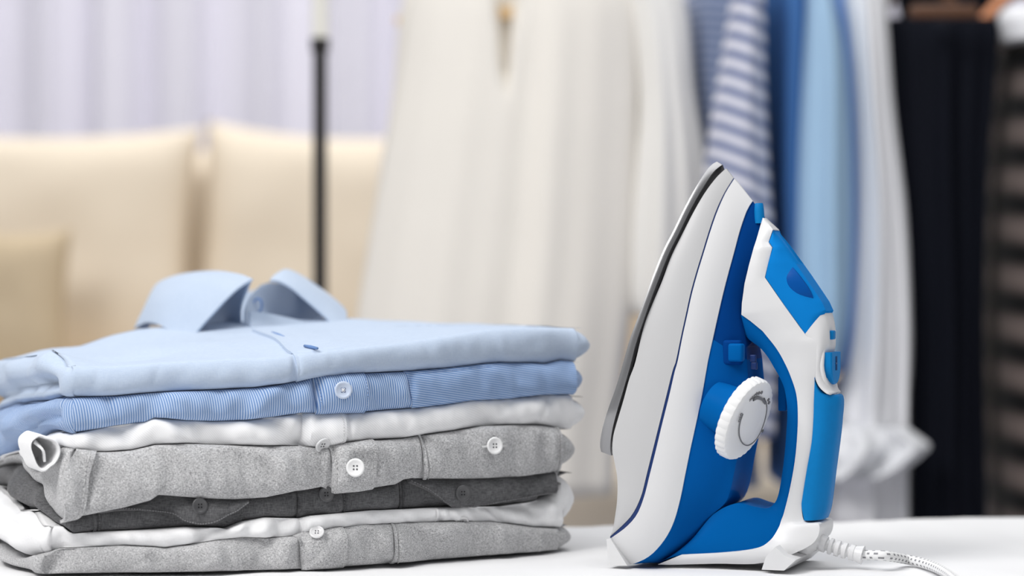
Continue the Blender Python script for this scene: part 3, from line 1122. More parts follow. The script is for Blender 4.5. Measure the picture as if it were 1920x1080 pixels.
# front placket: strip from the neck over the fold
edge_px = [(469, 586), (473, 621), (493, 637), (516, 650), (540, 662)]
pl = [hit(473, 622), hit(541, 663)]
uF = U(558, 0, 690)
pl = [pl[0].lerp(pl[1], k) for k in (0, 0.33, 0.66, 1)]
pl = [Vector((p.x + 0.003 * math.sin(PI * k / 3), p.y, p.z)) for k, p in enumerate(pl)]
rowsL, rowsR = [], []
path_l = [Vector((p.x, p.y, top_z(0, p.x, p.y - 0.011) + 0.0016)) for p in pl]
for tt in (0.93, 0.8, 0.65, 0.5, 0.35, 0.2, 0.08):
    path_l.append(face_pt(0, uF + 0.0015 * (0.5 - tt), tt, 0.0018))
wdt = 0.036
V, Fs = [], []
ql = cat(path_l, 44)
nu = 10
for o_ in (0.0, -0.0022):
    for (u, v_, z) in ql:
        for i in range(nu):
            uu = u + wdt * i / (nu - 1)
            if v_ > bow(u) + 0.0115:
                zz = top_z(0, uu, v_ - 0.011) + 0.0016 + (0.0006 if i == 0 else 0) + o_
                V.append(Vector((uu, v_, zz)))
            else:
                z0, z1 = bot_z(0, u, -1), top_z(0, u, -1)
                k = (z - z0) / (z1 - z0)
                z0b, z1b = bot_z(0, uu, -1), top_z(0, uu, -1)
                V.append(Vector((uu, v_ + front_v(0, uu) - front_v(0, u) - o_, z0b + k * (z1b - z0b))))
N = 44 * nu
for k in (0, 1):
    for j in range(43):
        for i in range(nu - 1):
            a = k * N + j * nu + i
            Fs.append((a, a + 1, a + nu + 1, a + nu))
for j in range(43):
    for i in (0, nu - 1):
        a = j * nu + i
        Fs.append((a, a + nu, a + nu + N, a + N))
plk = mesh('placket', V, Fs, M_sky, e, 50)
# raised upper end of the placket beside the neck
pk = [
    [W2L(468, 584, 1.875), W2L(500, 588, 1.89), W2L(540, 597, 1.905), W2L(580, 607, 1.92), W2L(612, 622, 1.935)],
    [W2L(469, 603, 1.87), W2L(500, 610, 1.882), W2L(540, 615, 1.895), W2L(580, 622, 1.905), W2L(612, 630, 1.92)],
    [W2L(474, 622, 1.86), W2L(502, 628, 1.868), W2L(540, 632, 1.88), W2L(580, 635, 1.89), W2L(615, 638, 1.90)],
    [W2L(494, 638, 1.845), W2L(520, 643, 1.85), W2L(550, 645, 1.86), W2L(585, 646, 1.87), W2L(618, 648, 1.88)],
]
sheet('neck_facing', pk, M_sky, e, 30, 16)
for (ax, ay, bx, by) in ((510, 623.5, 533, 632), (571, 655.5, 595, 664)):
    A_, B_ = hit(ax, ay), hit(bx, by)
    for p in (A_, B_):
        p.z = top_z(0, p.x, p.y - 0.011) + 0.0026
    if ax < 540:
        dn_ = [(SO + SU * p.x + SV * p.y).y + D0 - 0.016 for p in (hit(ax, ay), hit(bx, by))]
        A_, B_ = W2L(ax, ay, dn_[0]), W2L(bx, by, dn_[1])
    mesh('buttonhole', *tube([A_, (A_ + B_) / 2, B_], [0.0009, 0.0013, 0.0009], 8), M_thr_bd, plk, 180)

# ------------------------------------------------------------------ the steam iron
PSI = math.radians(20)
I0 = Vector((0.1275, 0.0, TZ))
IT = Vector((math.cos(PSI), -math.sin(PSI), 0))
IY = Vector((math.sin(PSI), math.cos(PSI), 0))       # away from the viewer
iron = empty('steam_iron', I0, -PSI, 'blue and white steam iron standing upright on its heel, right of the shirts', 'iron')


def IL(px, py, h=0.0):
    """pixel -> iron local point on the side plane h in front of the iron's middle"""
    d = rayd(px, py)
    s = ((I0 - CAM).dot(IY) - h) / d.dot(IY)
    p = CAM + d * s - I0
    return Vector((p.dot(IT), -h, max(0.0008, p.z)))


M_ishell = mat('iron_white_plastic', (221, 221, 222), 0.32, 0.45)
M_iskirt = mat('iron_grey_white_plastic', (193, 193, 194), 0.35, 0.4)
M_isole = mat('soleplate_steel', (158, 158, 160), 0.32, metal=0.85)
M_igap = mat('sole_gap_shade', (52, 52, 54), 0.5)
M_inavy = mat('navy_inlay', (24, 50, 104), 0.35)
M_iblue = mat('iron_blue_rubber', (10, 122, 190), 0.5, 0.25, ior=1.3, var=0.05, scale=300, bump=0.03)
M_iliner = mat('iron_deep_blue_plastic', (6, 92, 164), 0.35, 0.08, ior=1.12)
M_itank = mat('tank_clear_blue', (10, 98, 180), 0.14, 0.04, trans=0.25, ior=1.03)
M_iwin = mat('inlet_clear_blue', (20, 132, 214), 0.14, 0.04, trans=0.12, ior=1.06)
M_ineck = mat('tank_neck_navy', (8, 60, 128), 0.2, 0.06, ior=1.1)
M_iinner = mat('tank_inner_blue', (8, 80, 158), 0.4, 0.2, ior=1.25)
M_dial = mat('dial_white', (240, 240, 240), 0.35, 0.4)
M_print = mat('dial_print_grey', (120, 120, 122), 0.6)

SM = 70


def seam(pts):
    return cat(pts, SM)


A0 = seam([(1127, 847), (1125, 832), (1130, 802), (1141, 765), (1155.6, 724), (1168.5, 680), (1181, 636), (1196, 595), (1211, 554), (1226, 513), (1244, 469), (1263, 432), (1285, 387), (1307, 347), (1330, 313), (1344, 303)])
A1 = seam([(1146, 854), (1144, 838), (1148, 806), (1157, 770), (1169, 730), (1181, 688), (1192, 645), (1206, 602), (1220, 562), (1236, 520), (1254, 475), (1273, 437), (1294, 394), (1316, 355), (1338, 322), (1354, 309)])
A2 = seam([(1148, 849), (1150, 826), (1157, 790), (1169, 750), (1180, 712), (1192, 666), (1205, 622), (1218, 584), (1233, 543), (1249, 503), (1268, 462), (1289, 420), (1310, 382), (1330, 350), (1346, 330), (1357, 318)])
S2 = seam([(1149, 997), (1152, 976), (1157, 939), (1157.5, 898), (1152, 865), (1148, 845), (1150, 817), (1159, 784), (1170, 747), (1180, 710), (1191, 680), (1207, 613), (1222, 573), (1241, 528), (1259, 480), (1281, 435.6), (1300, 398.5), (1322, 361), (1344, 332), (1361, 316)])
S3 = seam([(1144, 1006), (1170, 982), (1187, 962), (1202, 930), (1212, 891), (1223, 847), (1236, 795), (1249, 743), (1261, 695), (1267, 678), (1276.5, 632), (1285.5, 591), (1294.5, 550), (1305.5, 510), (1317, 472.6), (1329.5, 432), (1342.5, 395), (1358, 361.5), (1375, 334)])
S3b = seam([(1144, 1010), (1173, 989), (1194, 965), (1207.5, 932), (1218, 891), (1229, 847), (1241.5, 795), (1254.5, 743), (1265.5, 695), (1270.5, 678), (1279.5, 632), (1288.5, 591), (1297.5, 550), (1308.5, 510), (1320, 472.6), (1332.5, 432), (1345.5, 395), (1360.5, 361.5), (1377, 335)])
S4 = seam([(1176, 1062), (1211, 1047), (1233, 1028), (1252, 1002), (1265, 973), (1276, 932), (1285, 887), (1294, 843), (1305.5, 791), (1315, 747), (1324, 695), (1328, 673), (1337, 632), (1346, 591), (1355.5, 550), (1365, 513), (1376, 473), (1387, 432), (1400, 395), (1411, 377)])
S5 = seam([(1200, 1066), (1250, 1051), (1296, 1013), (1337, 965), (1364, 935), (1380, 869), (1394, 800), (1402, 740), (1401, 680), (1395, 625), (1391, 580), (1398, 532), (1414, 465), (1422, 436), (1432, 407)])


def hp(mx, p=2.2, q=0.75, heel=0.12, bot=0.16):
    out = []
    for i in range(SM):
        t = i / (SM - 1)
        h = mx * (1 - t ** p) ** q
        if t < heel:
            h *= 1 - bot * (1 - t / heel) ** 2
        out.append(max(h, 0.0012))
    return out


H_A = hp(0.052, heel=0.15, bot=0.25)
H_A2 = [max(0.001, h - 0.004) for h in H_A]
H_2 = hp(0.0535)
H_3 = hp(0.0545)
H_4 = hp(0.0475)
H_5 = [max(0.002, 0.027 * (1 - (i / (SM - 1)) ** 3) ** 0.8) for i in range(SM)]


def band(name, sa, ha, sb, hb, mt, bulge=0.0, K=6, smooth=40, parent=None):
    rings = []
    for i in range(len(sa)):
        a, b = IL(*sa[i], ha[i]), IL(*sb[i], hb[i])
        near = []
        for k in range(K + 1):
            s = k / K
            p = a.lerp(b, s)
            p.y -= bulge * 4 * s * (1 - s) * min(1, ha[i] / 0.02)
            near.append(p)
        far = [Vector((p.x, -p.y, p.z)) for p in reversed(near)]
        rings.append(near + far)
    return mesh(name, *loft(rings), mt, parent or iron, smooth)


band('soleplate', A0, H_A, A1, [max(.001, h - .0006) for h in H_A], M_isole, 0.0006)
band('sole_gap_fill', A1, H_A2, A2, H_A2, M_igap)  # recessed slice, its dark colour stands for the shade in the gap
sk = band('skirt', S2, H_2, S3, H_3, M_iskirt, 0.0012)
band('inlay_line', S3, [max(.001, h - .0004) for h in H_3], S3b, [max(.001, h - .0004) for h in H_3], M_inavy)
band('shell', S3b, H_3, S4, H_4, M_ishell, 0.0016)
NK = 44
band('water_tank', S4[:NK + 1], [h - 0.0008 for h in H_4][:NK + 1], S5[:NK + 1], H_5[:NK + 1], M_itank, 0.002)
band('tank_neck', S4[NK:], [h - 0.0010 for h in H_4][NK:], S5[NK:], H_5[NK:], M_ineck, 0.002)
# opaque inner wall of the tank: the reservoir's deep blue core
i0, i1 = 8, 43
S4i = [S4[i] + np.array((6, -2)) for i in range(i0, i1)]
S5i = [S4[i] * 0.45 + S5[i] * 0.55 for i in range(i0, i1)]
band('tank_core', S4i, [max(.001, H_4[i] - 0.010) for i in range(i0, i1)], S5i, [max(.001, H_5[i] * 0.7) for i in range(i0, i1)], M_iinner)


def pairs_band(name, prs, mt, h, bulge=0.001, n=None, K=6, smooth=40, lin_to=0, sub=5, parent=None, outround=0.0):
    """solid slice between paired inner / outer pixel stations; h per station"""
    arr = [(a[0], a[1], b[0], b[1], hh) for (a, b), hh in zip(prs, h)]
    st = []
    p = np.array(arr, float)
    q = np.vstack([2 * p[0] - p[1], p, 2 * p[-1] - p[-2]])
    for i in range(1, len(q) - 2):
        for s in np.linspace(0, 1, sub, endpoint=False):
            a, b, c, d = q[i - 1], q[i], q[i + 1], q[i + 2]
            if i - 1 < lin_to:
                st.append(b + (c - b) * s)
            else:
                st.append(0.5 * (2 * b + (c - a) * s + (2 * a - 5 * b + 4 * c - d) * s * s + (3 * b - a - 3 * c + d) * s ** 3))
    st.append(q[-2])
    rings = []
    for x0, y0, x1, y1, hh in st:
        hh = max(hh, 0.001)
        a, b = IL(x0, y0, hh), IL(x1, y1, hh * (1 - outround))
        near = []
        for k in range(K + 1):
            s = k / K
            pt = a.lerp(b, s)
            pt.y = -(hh * (1 - outround * s ** 2.5)) - bulge * 4 * s * (1 - s)
            near.append(pt)
        far = [Vector((p_.x, -p_.y, p_.z)) for p_ in reversed(near)]
        rings.append(near + far)
    return mesh(name, *loft(rings), mt, parent or iron, smooth)


WP = [((1430, 408), (1434, 410)), ((1422, 436), (1449, 430)), ((1418, 450), (1441, 454)), ((1413, 465), (1448, 464)), ((1404, 498), (1440, 495)),
      ((1396, 532), (1434, 520)), ((1391, 569), (1453, 548)), ((1390, 590), (1471, 574)), ((1407, 602), (1487, 596)), ((1430, 621), (1500, 614)),
      ((1448, 643), (1512, 630)), ((1460, 660), (1531, 640)), ((1470, 678), (1534, 665)), ((1481, 702), (1528, 704)), ((1493, 739), (1527, 730)),
      ((1496, 780), (1526, 765)), ((1494, 828), (1522, 828)), ((1489, 873), (1513, 880)), ((1480, 921), (1505, 930)), ((1470, 961), (1503, 950)),
      ((1465, 975), (1509, 978)), ((1459, 991), (1536, 984)), ((1444, 1013), (1520, 1022)), ((1418, 1028), (1433, 1055)), ((1359, 1036), (1340, 1057)), ((1278, 1040), (1233, 1060))]
WH_ = 0
WH = [.004, .010, .014, .016, .018, .0195, .0205, .021, .0205, .020, .020, .0195, .019, .019, .0185, .018, .018, .018, .0185, .019, .02, .022, .026, .032, .036, .038]
handle = pairs_band('handle', WP, M_ishell, WH, 0.0010, lin_to=10, outround=0.06)
LI = [((1391, 591), (1389, 592)), ((1407, 602), (1393, 615)), ((1430, 621), (1402, 634)), ((1448, 643), (1425, 652)), ((1460, 660), (1440, 670)), ((1470, 678), (1450, 687)),
      ((1481, 702), (1461, 706)), ((1493, 739), (1471, 730)), ((1496, 780), (1476, 770)), ((1494, 828), (1474, 815)), ((1489, 873), (1469, 870)), ((1480, 921), (1460, 925)),
      ((1470, 961), (1450, 946)), ((1459, 991), (1436, 953)), ((1444, 1013), (1415, 950)), ((1418, 1028), (1380, 944)), ((1359, 1036), (1338, 964)), ((1278, 1041), (1296, 1012)), ((1240, 1052), (1250, 1049))]
LH = [.019, .019, .0185, .018, .018, .0175, .017, .0165, .016, .016, .016, .0165, .018, .021, .024, .028, .032, .036, .037]
pairs_band('handle_liner', LI, M_iliner, LH, 0.0004, outround=0.12)
GR = [((1528, 707), (1531, 713)), ((1527, 726), (1548, 738)), ((1526, 754), (1572, 744)), ((1525, 790), (1571, 790)), ((1522, 828), (1567, 828)), ((1513, 880), (1560, 880)),
      ((1505, 930), (1553, 935)), ((1503, 950), (1549, 957)), ((1508, 976), (1543, 974))]
pairs_band('grip', GR, M_iblue, [.018, .018, .0178, .0176, .0176, .0176, .018, .0185, .019], 0.0008, outround=0.55, K=10, smooth=60)
WN = [((1450, 432), (1452, 434)), ((1442, 454), (1464, 452)), ((1449, 464), (1472, 464)), ((1441, 492), (1490, 491)), ((1435, 520), (1506, 514)), ((1455, 549), (1527, 545)),
      ((1475, 578), (1541, 566)), ((1495, 605), (1549, 583)), ((1511, 628), (1535, 610))]
pairs_band('water_inlet_window', WN, M_iwin, [.0095, .014, .016, .018, .0185, .0185, .0185, .018, .0175], 0.0006, lin_to=9, outround=0.35, K=8)
# inner water chute seen through the inlet window
pairs_band('inlet_chute', [((1462, 500), (1478, 490)), ((1463, 525), (1497, 515)), ((1478, 552), (1518, 545)), ((1495, 580), (1530, 570))], M_iinner, [.012, .0168, .0168, .012], 0.001)
HO = [((1509, 627), (1546, 583)), ((1517, 634), (1551, 600)), ((1525, 643), (1554, 622)), ((1529, 656), (1554, 648)), ((1530, 672), (1551, 664)), ((1528, 690), (1549, 690)), ((1527, 704), (1552, 712)), ((1535, 724), (1560, 731)), ((1548, 737), (1564, 736)), ((1555, 740), (1560, 740))]
hous = pairs_band('button_housing', HO, M_ishell, [.0182, .0182, .0182, .0182, .0180, .0178, .0176, .0174, .0172, .0165], 0.0003, outround=0.4, K=12, smooth=60)


# buttons on the back of the handle
def shield(name, w0, w1, hw, t0, t1, mt, parent, taper=0.85, yc=0.0):
    """shield-shaped push button: flat top, round bottom, extruded outward"""
    out = [(-hw, w1), (hw, w1)]
    hh = w1 - w0
    for a in np.linspace(0, PI, 15):
        out.append((hw * math.cos(a), w0 + hh * 0.62 * (1 - math.sin(a)) ** 1.0))
    rings = []
    for t, k in ((t0, 1.0), (t1 - 0.001, taper), (t1, taper * 0.93)):
        cz = w1 - 0.45 * hh
        rings.append([Vector((t + 0.10 * (z - w1) * 0, yc + y * k, cz + (z - cz) * (k if z < w1 else 1))) for y, z in out])
    return mesh(name, *loft(rings), mt, parent, 30)


pA, pB = IL(1572, 660, 0.0), IL(1572, 722, 0.0)
tx = IL(1560, 675, 0.0140).x
tb = shield('thumb_button', pB.z, pA.z, 0.0148, IL(1537, 660, 0.0145).x, tx, M_iblue, iron, 0.96)
tx += 0.0002
em = []
for dy in (-0.0016, 0.0016):
    for dzz in (0.0028, -0.0026):
        em.append(boxm((tx, dy - 0.001, (pA.z + pB.z) / 2 + 0.0035 + dzz), (0.0004, 0.0008, 0.0042)))
em.append(boxm((tx, -0.001, (pA.z + pB.z) / 2 + 0.0036), (0.0004, 0.0062, 0.0007)))
mesh('emblem', *join(em), M_inavy, tb)
q = IL(1554, 628, 0.0035)
rbox('steam_button', (q.x, -0.0035, q.z), (0.008, 0.009, 0.0062), M_iblue, iron, 0.001)
# raised white rim round the buttons
rp = []
for a in np.linspace(0, 2 * PI, 41):
    cxp, cyp = 1553 + 12 * math.sin(a) * 0, 0
    zc = (IL(1560, 604, 0).z + IL(1560, 742, 0).z) / 2
    zr = (IL(1560, 604, 0).z - IL(1560, 742, 0).z) / 2
    zz = zc + zr * math.cos(a)
    yy = 0.0152 * math.sin(a) * (1 - 0.18 * math.cos(a))
    # follow the outer contour of the housing
    pyl = 540 + (CZ - TZ - zz) * F / 1.655
    xo = np.interp(pyl, [600, 620, 645, 690, 715, 742], [1552, 1554, 1552, 1550, 1555, 1566])
    rp.append(Vector((IL(xo, pyl, 0).x, yy, zz)))
mesh('button_rim', *tube(rp, 0.0016, 10, up=(1, 0, 0), cap=False), M_ishell, iron, 180)

# spray nozzle
nb, ntp = IL(1424, 408, 0.002), IL(1423, 381, 0.002)
axis = frame_at(nb, ntp - nb, up=(0, 1, 0))
hN = (ntp - nb).length
mesh('spray_nozzle', *lathe([(0.0001, -0.004), (0.0036, -0.004), (0.0034, hN * 0.5), (0.0030, hN * 0.92), (0.0026, hN), (0.0012, hN), (0.0011, hN - 0.001), (0.0001, hN - 0.001)], 28, axis), M_iblue, iron, 35)

# slide switch and boss on the tank
q = IL(1381, 661, 0.030)
rbox('steam_slider', (q.x, q.y, q.z), (0.010, 0.010, 0.0125), M_iliner, iron, 0.0018)
q = IL(1372, 661, 0.031)
rbox('slider_recess', (q.x, q.y + 0.003, q.z), (0.013, 0.008, 0.017), M_ineck, iron, 0.002)
for qx, qy in ((1412, 672), (1414, 686)):
    q = IL(qx, qy, 0.024)
    rbox('slider_notch', (q.x, q.y, q.z), (0.004, 0.004, 0.005), M_inavy, iron, 0.0006)
q = IL(1468, 738, -0.012)
rbox('trigger', (q.x, q.y, q.z), (0.006, 0.006, 0.024), M_iliner, iron, 0.001)

# temperature dial
dc = IL(1404, 789, 0.037)
R_i = Matrix.Rotation(PSI, 3, 'Z')
nw = Vector((0.78, -0.5, -0.38)).normalized()
nl = R_i @ nw
DM = frame_at(dc, nl)
dial = empty('temperature_dial')
bpy.data.objects.remove(dial)
RD = 0.0298
N = 96
rings = []
for r, h_, nt_ in ((0.55, -0.012, 0), (0.6, -0.010, 0), (1.0, -0.0075, 1), (1.0, -0.002, 1), (0.965, 0.0, 1), (0.90, 0.0006, 0), (0.7, 0.0004, 0), (0.62, -0.0003, 0), (0.58, -0.0004, 0), (0.3, -0.0002, 0), (0.02, 0.0, 0)):
    ring = []
    for k in range(N):
        a = 2 * PI * k / N
        rr = r * RD * (1 - (0.022 if (nt_ and k % 3 == 0) else 0))
        ring.append(Vector((rr * math.cos(a), rr * math.sin(a), h_)))
    rings.append(ring)
dial = mesh('temperature_dial', *loft(rings), M_dial, iron, 28)
dial.matrix_local = DM
DI = DM.inverted()


def dpt(px, py):
    """pixel on the dial face -> dial local"""
    d = rayd(px, py)
    cw = CAM - I0
    o_ = Vector((cw.dot(IT), cw.dot(IY), cw.z))
    dl = Vector((d.dot(IT), d.dot(IY), d.z))
    o2, d2 = DI @ o_, DI.to_3x3() @ dl
    s = (0.0006 - o2.z) / d2.z
    return o2 + d2 * s


def flatline(pts, wd, z=0.0009):
    V, Fs = [], []
    for i, p in enumerate(pts):
        d = (pts[min(i + 1, len(pts) - 1)] - pts[max(i - 1, 0)])
        nn = Vector((-d.y, d.x, 0)).normalized()
        ww = wd if isinstance(wd, float) else wd[i]
        for zz in (z, z - 0.0006):
            V += [Vector((p.x, p.y, zz)) + nn * ww / 2, Vector((p.x, p.y, zz)) - nn * ww / 2]
    for i in range(len(pts) - 1):
        a = i * 4
        Fs += [(a, a + 1, a + 5, a + 4), (a + 2, a + 6, a + 7, a + 3), (a, a + 4, a + 6, a + 2), (a + 1, a + 3, a + 7, a + 5)]
    return V, Fs


rim_px = [(1393, 776), (1387, 795), (1386, 815), (1391, 829), (1399, 835), (1409, 832), (1421, 819), (1431, 797), (1437, 773), (1437, 757), (1433, 747)]
ringp = [Vector(p) for p in cat([dpt(*p) for p in rim_px], 60)]
mesh('dial_scale', *flatline(ringp, 0.0007), M_print, dial, 30)
arc = [Vector(p) for p in cat([dpt(*p) for p in ((1413, 749), (1421, 746), (1429, 749), (1435, 757))], 24)]
mesh('dial_scale', *flatline(arc, [0.0026 - 0.0012 * i / 23 for i in range(24)]), M_print, dial, 30)
dots = []
for px, py in ((1418.5, 738.5), (1423, 737), (1427.8, 736), (1440.5, 749.5), (1441.5, 755), (1429.5, 808)):
    c = dpt(px, py)
    dots.append(lathe([(0.0001, 0.0003), (0.00125, 0.0003), (0.00125, 0.001), (0.0001, 0.001)], 16, Matrix.Translation((c.x, c.y, 0))))
dd = mesh('dial_dots', *join(dots), M_print, dial, 30)


def text(name, s, p0, p1, mt, parent, z=0.0009):
    """flat lettering laid between two dial-local points"""
    cu_ = bpy.data.curves.new(name, 'FONT')
    cu_.body = s
    cu_.extrude = 0.0002
    cu_.resolution_u = 3
    tmp = bpy.data.objects.new(name + '_tmp', cu_)
    COL.objects.link(tmp)
    dg = bpy.context.evaluated_depsgraph_get()
    me = bpy.data.meshes.new_from_object(tmp.evaluated_get(dg))
    bpy.data.objects.remove(tmp)
    xs = [v_.co.x for v_ in me.vertices]
    wd = max(xs) - min(xs)
    d = Vector((p1.x - p0.x, p1.y - p0.y, 0))
    k = d.length / wd
    a = math.atan2(d.y, d.x)
    me.transform(Matrix.Translation((p0.x, p0.y, z)) @ Matrix.Rotation(a, 4, 'Z') @ Matrix.Diagonal((k, k, 1, 1)) @ Matrix.Translation((-min(xs), 0, 0)))
    me.materials.append(mt)
    o = bpy.data.objects.new(name, me)
    COL.objects.link(o)
    o.parent = parent
    return o


text('max_lettering', 'max', dpt(1405, 753), dpt(1416, 742), M_print, dial)
text('min_lettering', 'min', dpt(1386.5, 790), dpt(1391, 774), M_print, dial)
# dial seat on the tank
mesh('dial_seat', *lathe([(0.0001, -0.03), (0.016, -0.03), (0.0175, -0.018), (0.0165, -0.0095), (0.0001, -0.0095)], 40, DM), M_iliner, iron, 40)


# heel feet and base
def prism(name, near_px, h0, h1, mt, parent, mirror=False):
    near = [IL(x, y, h0) for x, y in near_px]
    far = [Vector((p.x, -h1, p.z)) for p in near]
    for p in near + far:
        if p.z < 0.0035:
            p.z = 0.0008
    o = mesh(name, *loft([near, far]), mt, parent, 30)
    if mirror:
        o2 = mesh(name, *loft([[Vector((p.x, -p.y, p.z)) for p in near], [Vector((p.x, -p.y, p.z)) for p in far]]), mt, parent, 30)
    return o


prism('heel_foot', [(1137, 1011), (1144, 1009), (1176, 1068), (1141, 1071)], 0.050, 0.036, M_ishell, iron, True)
prism('heel_foot', [(1454, 1025), (1470, 1042), (1492, 1050), (1470, 1070), (1428, 1069), (1436, 1044)], 0.041, -0.041, M_ishell, iron)
# cord socket, strain relief and cord
cz0 = IL(1500, 1024, 0.006)
pth = [IL(1492, 1026, .006), IL(1505, 1022, .006), IL(1520, 1016, .006), IL(1534, 1014, .006), IL(1542, 1018, .006)]
mesh('cord_socket', *tube([Vector(p) for p in cat(pth, 20)], list(np.interp(np.linspace(0, 1, 20), [0, .15, .4, .7, 1], [.004, .0072, .0078, .0062, .0052])), 24), M_ishell, iron, 60)
sp = [Vector(p) for p in cat([IL(1540, 1018, .006), IL(1560, 1025, .006), IL(1590, 1034, .006), IL(1618, 1041, .006)], 60)]
rad = []
for i in range(60):
    t = i / 59
    base = 0.0058 - 0.0004 * t
    g = 0
    if 0.12 < t < 0.78:
        ph = (t - 0.12) / 0.165
        g = 0.0018 if (ph % 1) < 0.42 else 0
    if t > 0.8:
        base = 0.0050 + 0.0016 * (t - 0.8) / 0.2
    rad.append(base - g)
mesh('strain_relief', *tube(sp, rad, 28), M_ishell, iron, 30)


def cord_mat():
    m, t, b = nt('braided_cord')
    uv = t.nodes.new('ShaderNodeUVMap')
    sep = t.nodes.new('ShaderNodeSeparateXYZ')
    t.links.new(uv.outputs['UV'], sep.inputs[0])

    def M_(op, a, b_=None, c=None):
        n = t.nodes.new('ShaderNodeMath')
        n.operation = op
        for k, x in enumerate((a, b_, c)):
            if x is None:
                continue
            if isinstance(x, (int, float)):
                n.inputs[k].default_value = x
            else:
                t.links.new(x, n.inputs[k])
        return n.outputs[0]
    # dashes lie along a helix: 6 starts
    a = M_('MULTIPLY', sep.outputs['X'], 7.0)
    row = M_('FLOOR', a)
    fa = M_('FRACT', a)
    l = M_('MULTIPLY_ADD', row, 0.43, sep.outputs['Y'])
    fl = M_('FRACT', l)
    s1 = M_('LESS_THAN', fl, 0.42)
    s2 = M_('COMPARE', fa, 0.5, 0.24)
    msk = M_('MULTIPLY', s1, s2)
    mx = t.nodes.new('ShaderNodeMix')
    mx.data_type = 'RGBA'
    mx.inputs['A'].default_value = lin((236, 236, 236))
    mx.inputs['B'].default_value = lin((140, 140, 143))
    t.links.new(msk, mx.inputs['Factor'])
    t.links.new(mx.outputs['Result'], b.inputs['Base Color'])
    wv = t.nodes.new('ShaderNodeTexNoise')
    wv.inputs['Scale'].default_value = 1500
    tc = t.nodes.new('ShaderNodeTexCoord')
    t.links.new(tc.outputs['Object'], wv.inputs['Vector'])
    bp = t.nodes.new('ShaderNodeBump')
    bp.inputs['Strength'].default_value = 0.5
    bp.inputs['Distance'].default_value = 0.0004
    t.links.new(wv.outputs['Fac'], bp.inputs['Height'])
    t.links.new(bp.outputs['Normal'], b.inputs['Normal'])
    b.inputs['Roughness'].default_value = 0.85
    return m


def tab(px, py, r):
    """pixel -> iron local point lying r above the cloth"""
    d = rayd(px, py)
    s = (r - (CZ - TZ)) / d.z
    p = CAM + d * s - I0
    return Vector((p.dot(IT), p.dot(IY), r))


CR = 0.0034
cp = [IL(1612, 1040, .006), IL(1630, 1041, .006), IL(1660, 1042, .008)] + [tab(1700, 1049, CR + .001), tab(1735, 1057, CR), tab(1765, 1069, CR), tab(1795, 1090, CR), tab(1850, 1140, CR), tab(1960, 1190, CR), tab(2150, 1180, CR)]
cp[2].z = max(cp[2].z, CR + 0.002)
cq = [Vector(p) for p in cat(cp, 130)]
n_ = 16
vv, ff = tube(cq, CR, n_)
cd = mesh('power_cord', vv, ff, None, iron, 180)
cd.data.materials.append(cord_mat())
uvl = cd.data.uv_layers.new(name='UVMap')
Ls = [0]
for i in range(1, len(cq)):
    Ls.append(Ls[-1] + (cq[i] - cq[i - 1]).length)
# nearest path index per vertex gives the length, its place on the ring the angle
def cord_uv():
    me = cd.data
    lut = {}
    for idx, p in enumerate(vv[:len(cq) * n_]):
        lut[tuple(round(c, 6) for c in p)] = (idx // n_, idx % n_)
    for poly in me.polygons:
        ks = []
        for li in poly.loop_indices:
            co = me.vertices[me.loops[li].vertex_index].co
            ks.append(lut.get(tuple(round(c, 6) for c in co), (0, 0)))
        kk = [k for _, k in ks]
        wrap = max(kk) - min(kk) > n_ / 2
        for li, (i, k) in zip(poly.loop_indices, ks):
            k2 = k + n_ if (wrap and k < n_ / 2) else k
            uvl.data[li].uv = (k2 / n_, Ls[i] / 0.0062)


cord_uv()

# ------------------------------------------------------------------ clothes rail and clothes behind
RY = 1.3
M_blk = mat('rail_black', (34, 32, 33), 0.4)
M_crm = mat('rail_chrome_white', (236, 234, 226), 0.3, 0.5)
rack = empty('clothes_rail', (P(600, 540, RY - .1).x, RY, 0), 0, 'clothes rail with a black lower post and a pale upper post, behind the shirt stack', 'clothes rail')
ox = rack.location.x
zj = P(600, 78, RY - .1).z
RTOP = 1.50
x_r = 1.12 - ox
for x in (0.0, x_r):
    mesh('post', *tube([(x, -.1, 0.02), (x, -.1, zj)], 0.0085, 20), M_blk, rack)
    mesh('post_upper', *tube([(x, -.1, zj - .01), (x, -.1, RTOP)], 0.0100, 20), M_crm, rack)
    mesh('joint_collar', *tube([(x, -.1, zj - 0.012), (x, -.1, zj + 0.004)], 0.0112, 20), M_blk, rack)
    mesh('foot', *tube([(x, -.32, 0.02), (x, .22, 0.02)], 0.012, 16), M_blk, rack)
mesh('hanging_rail', *tube([(-0.03, -.1, RTOP), (0.0, -.1, RTOP), (x_r + .03, -.1, RTOP)], 0.0105, 20), M_crm, rack)
mesh('lower_bar', *tube([(0, -.1, 0.16), (x_r, -.1, 0.16)], 0.0085, 16), M_blk, rack)

M_wood = mat('hanger_pale_wood', (214, 184, 142), 0.5, var=0.15, scale=20)
M_woodd = mat('hanger_dark_wood', (92, 62, 44), 0.45, var=0.15, scale=20)
M_woodo = mat('hanger_orange_wood', (206, 138, 96), 0.45, var=0.12, scale=20)
M_hook = mat('hook_steel', (190, 190, 190), 0.25, metal=1)
RYR = RY - 0.1            # rail line


